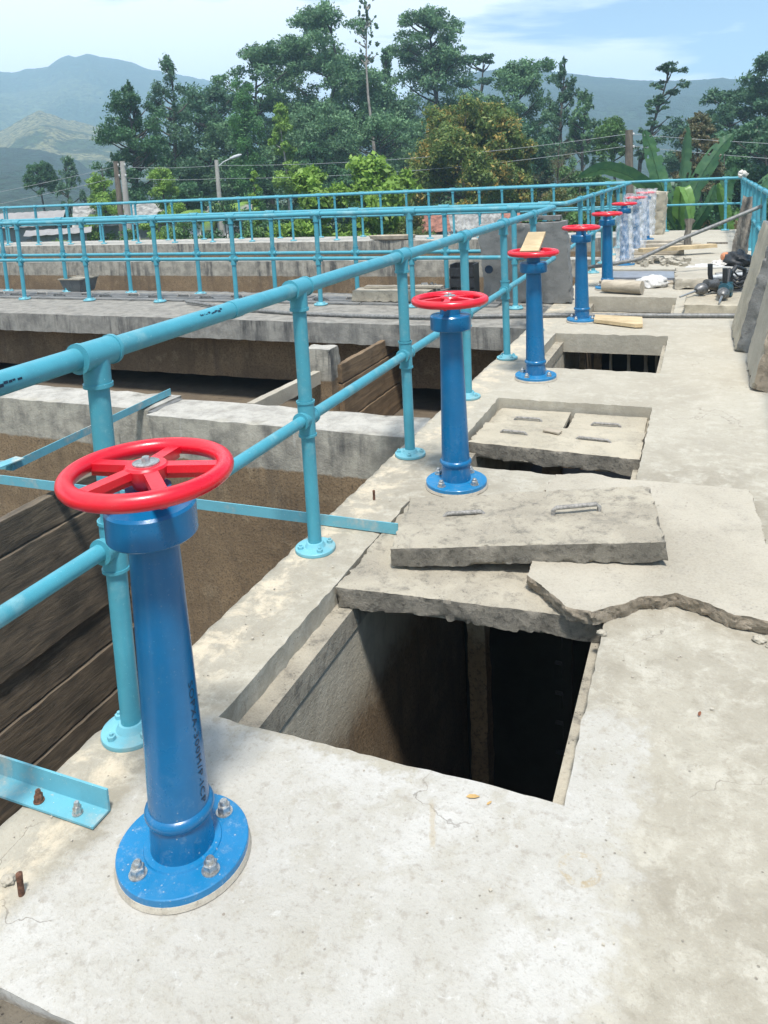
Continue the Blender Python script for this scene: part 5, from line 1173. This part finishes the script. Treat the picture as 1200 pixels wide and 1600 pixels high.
banana_leaf(b1, [(0, 0, z(-0.5)), (-0.1, -0.4, z(0.2)), (-0.05, -0.8, z(0.75)), (0.02, -1.0, z(0.95)), (0.16, -1.1, z(0.6)), (0.2, -1.1, z(0.1))], 0.30, (0.9, 0.4, 0), 'banl', 0.3, 5)
banana_leaf(b1, [(0, 0, z(-0.5)), (0.25, -0.2, z(-0.1)), (0.55, -0.4, z(0.4)), (0.72, -0.5, z(0.92))], 0.26, (0.8, -0.3, 0.1), 'ban', 0.3, 6)
banana_leaf(b1, [(0, 0, z(-0.4)), (0.35, 0.1, z(0.3)), (0.7, 0.1, z(0.55)), (0.95, 0.1, z(0.2)), (1.0, 0.1, z(-0.4))], 0.45, (0.3, -0.8, 0.2), 'band', 0.4, 7, 0.5)
banana_leaf(b1, [(0, 0, z(-0.5)), (0.3, 0, z(-0.1)), (0.6, -0.1, z(0.1)), (0.7, -0.1, z(-0.3))], 0.35, (0.2, -0.9, 0.2), 'bandry', 0.5, 8, 0.6)
banana_leaf(b1, [(0, 0, z(-0.5)), (-0.35, -0.3, z(0.1)), (-0.6, -0.4, z(0.5)), (-0.7, -0.5, z(0.1))], 0.4, (0.5, -0.8, 0.2), 'band', 0.4, 9, 0.2)
b2_ = thing("banana_plant", "smaller banana plant low in the corner of the end railing", "banana plant", (0.55, 20.9, GZ), "banana plants behind the end railing")
MB().tube([(0, 0, 0), (0.02, 0, 1.4), (0, 0, 2.6)], 0.10, 12, rads=[0.12, 0.10, 0.06]).build("stem", M['barkpale'], b2_)
banana_leaf(b2_, [(0, 0, z(-0.7)), (-0.1, -0.1, z(0.0)), (-0.2, -0.2, z(0.5)), (-0.32, -0.3, z(0.95))], 0.26, (0.9, -0.1, 0), 'banl', 0.35, 11)
banana_leaf(b2_, [(0, 0, z(-0.7)), (0.3, -0.1, z(0.2)), (0.55, -0.1, z(0.75)), (0.85, -0.1, z(1.15))], 0.4, (0.6, -0.5, -0.4), 'ban', 0.35, 12, 0.3)
banana_leaf(b2_, [(0, 0, z(-0.7)), (-0.4, 0.1, z(-0.1)), (-0.75, 0.1, z(0.15)), (-1.0, 0.1, z(-0.2))], 0.42, (0.2, -0.9, 0.3), 'band', 0.35, 13, 0.4)
banana_leaf(b2_, [(0, 0, z(-0.7)), (-0.2, 0.3, z(0.3)), (-0.1, 0.4, z(0.9)), (0.1, 0.4, z(1.3))], 0.4, (0.9, 0.3, 0), 'band', 0.35, 14, 0.4)
banana_leaf(b2_, [(0, 0, z(-0.7)), (0.2, -0.4, z(-0.2)), (0.25, -0.7, z(0.1)), (0.3, -0.9, z(-0.3))], 0.36, (0.9, 0.2, 0.2), 'bandry', 0.4, 15, 0.5)

# ------------------------------------------------------------------ hills
RL = [(-75, 0.09), (-60, 0.11), (-52.58, 0.118), (-49.39, 0.1288), (-47.17, 0.134), (-46.43, 0.1334), (-45.66, 0.1363), (-44.8, 0.1385), (-44.26, 0.1392), (-43.92, 0.1442), (-43.46, 0.1492), (-42.94, 0.1507), (-42.55, 0.15), (-42.23, 0.1515), (-41.86, 0.1536), (-41.54, 0.1529), (-41.07, 0.1501), (-40.39, 0.1486), (-39.67, 0.1464), (-38.87, 0.1412), (-37.86, 0.1358), (-36.83, 0.1311), (-35.15, 0.1261), (-33.87, 0.1218), (-31.76, 0.1033), (-28.76, 0.0706), (-25.72, 0.0291), (-22, 0.0), (40, -0.05)]
RR = [(-75, -0.05), (-31, 0.0), (-27.52, 0.0385), (-23.77, 0.0668), (-20.05, 0.0947), (-17.3, 0.109), (-15.48, 0.1193), (-14.15, 0.1208), (-12.82, 0.12), (-11.51, 0.1176), (-10.21, 0.1137), (-8.49, 0.1085), (-7.22, 0.1038), (-6.17, 0.1009), (-4.92, 0.0969), (-3.49, 0.0934), (-1.88, 0.091), (-0.69, 0.0906), (0.47, 0.0903), (1.62, 0.0884), (2.75, 0.0824), (4.59, 0.0746), (7.06, 0.0739), (20, 0.09), (40, 0.06)]
RF = [(-75, 0.05), (-53.0, 0.0577), (-49.82, 0.0633), (-47.58, 0.0695), (-46.57, 0.0798), (-45.76, 0.0881), (-45.09, 0.0915), (-44.41, 0.0877), (-43.66, 0.0817), (-42.48, 0.0783), (-41.31, 0.0705), (-38.93, 0.0505), (-35.64, 0.0214), (-30, -0.01), (40, -0.01)]
RGt = [(-75, 0.035), (-53.11, 0.0408), (-47.68, 0.0532), (-45.42, 0.0491), (-43.51, 0.0385), (-41.62, 0.0147), (-38.8, -0.0067), (40, -0.02)]
def hill(name, tab, R0, near, far, mat, seed, rough):
    az = np.arange(-72, 36, 0.22); rs = np.concatenate([np.linspace(near, R0, 26), np.linspace(R0, far, 9)[1:]])
    xa = [a for a, _ in tab]; el = np.interp(az, xa, [e for _, e in tab]); vs = []; top = el*R0+EYE-GZ
    for r in rs:
        w = (r-near)/(R0-near) if r <= R0 else 1-(r-R0)/(far-R0)
        s = w**1.25 if r <= R0 else w
        for a, h in zip(az, top):
            x, y = r*math.sin(rad(a)), r*math.cos(rad(a)); hh = max(h, 0)*s
            k = (noise.fractal(Vector((x, y, seed*50))*(6.0/R0), 1.0, 2.0, 5))*rough*max(h, 0)*(w*(1.02-w)*2.0) if r <= R0 else 0
            jag = (0.0030*R0*max(0, nz((x, y, 0), 90.0/R0, seed))+0.0016*R0*max(0, nz((x, y, 0), 330.0/R0, seed)))*(1 if abs(r-R0) < 1 else 0)
            vs.append((x, y, GZ-0.5+max(0, hh+k)+(jag if h > 5 else 0)))
    n, m = len(az), len(rs); fs = [(j*n+i, j*n+i+1, (j+1)*n+i+1, (j+1)*n+i) for j in range(m-1) for i in range(n-1)]
    mb = MB(); mb.add(vs, fs); o = mb.build(name, mat, ang=89); return tag(o, kind='structure')
def hillmat(name, forest, field, bare, sc, fieldy):
    m, t, p = newmat(name); v = coords(t); a = tnoise(t, v, sc, 7, 0.62, 0.5); b = tnoise(t, v, sc*6, 6, 0.7); c_ = tnoise(t, v, sc*30, 4, 0.7)
    c = mixc(t, step(t, a, 0.53-fieldy, 0.57-fieldy), forest, field); c = mixc(t, step(t, b, 0.60, 0.68, 0, 0.7), c, bare)
    c = mixc(t, step(t, c_, 0.40, 0.60, 0, 0.85), c, tuple(x*0.4 for x in forest)); t.links.new(c, p.inputs['Base Color']); p.inputs['Roughness'].default_value = 1.0
    bump(t, p, c_, 1.0, 4.0); return m
HM1 = hillmat("mountain_forest", (0.040, 0.085, 0.050), (0.095, 0.135, 0.065), (0.17, 0.165, 0.11), 0.007, 0.0)
HM2 = hillmat("ridge_forest", (0.026, 0.062, 0.042), (0.048, 0.090, 0.052), (0.09, 0.105, 0.065), 0.012, -0.02)
HM3 = hillmat("farm_slope", (0.06, 0.10, 0.045), (0.26, 0.25, 0.115), (0.36, 0.30, 0.20), 0.012, 0.06)
hill("mountain", RL, 950, 420, 1250, HM1, 1.0, 0.35)
hill("mountain_ridge", RR, 620, 240, 900, HM2, 2.0, 0.30)
hill("farm_hill", RF, 480, 240, 620, HM3, 3.0, 0.35)
hill("low_hill", RGt, 300, 130, 420, HM2, 4.0, 0.35)

# ------------------------------------------------------------------ the air
hz = MB().box(-1390, 1390, -300, 1390, GZ-1.6, 158)
hm = bpy.data.materials.new("haze_air"); hm.use_nodes = True; ht = hm.node_tree; ht.nodes.clear()
ho = ht.nodes.new('ShaderNodeOutputMaterial'); hv = ht.nodes.new('ShaderNodeVolumePrincipled')
hv.inputs['Color'].default_value = (0.56, 0.80, 1.0, 1); hv.inputs['Density'].default_value = 0.0011; hv.inputs['Anisotropy'].default_value = 0.1
ht.links.new(hv.outputs[0], ho.inputs['Volume'])
hzo = hz.build("haze", hm); tag(hzo, "pale blue haze in the air over the valley", "haze", None, 'stuff')
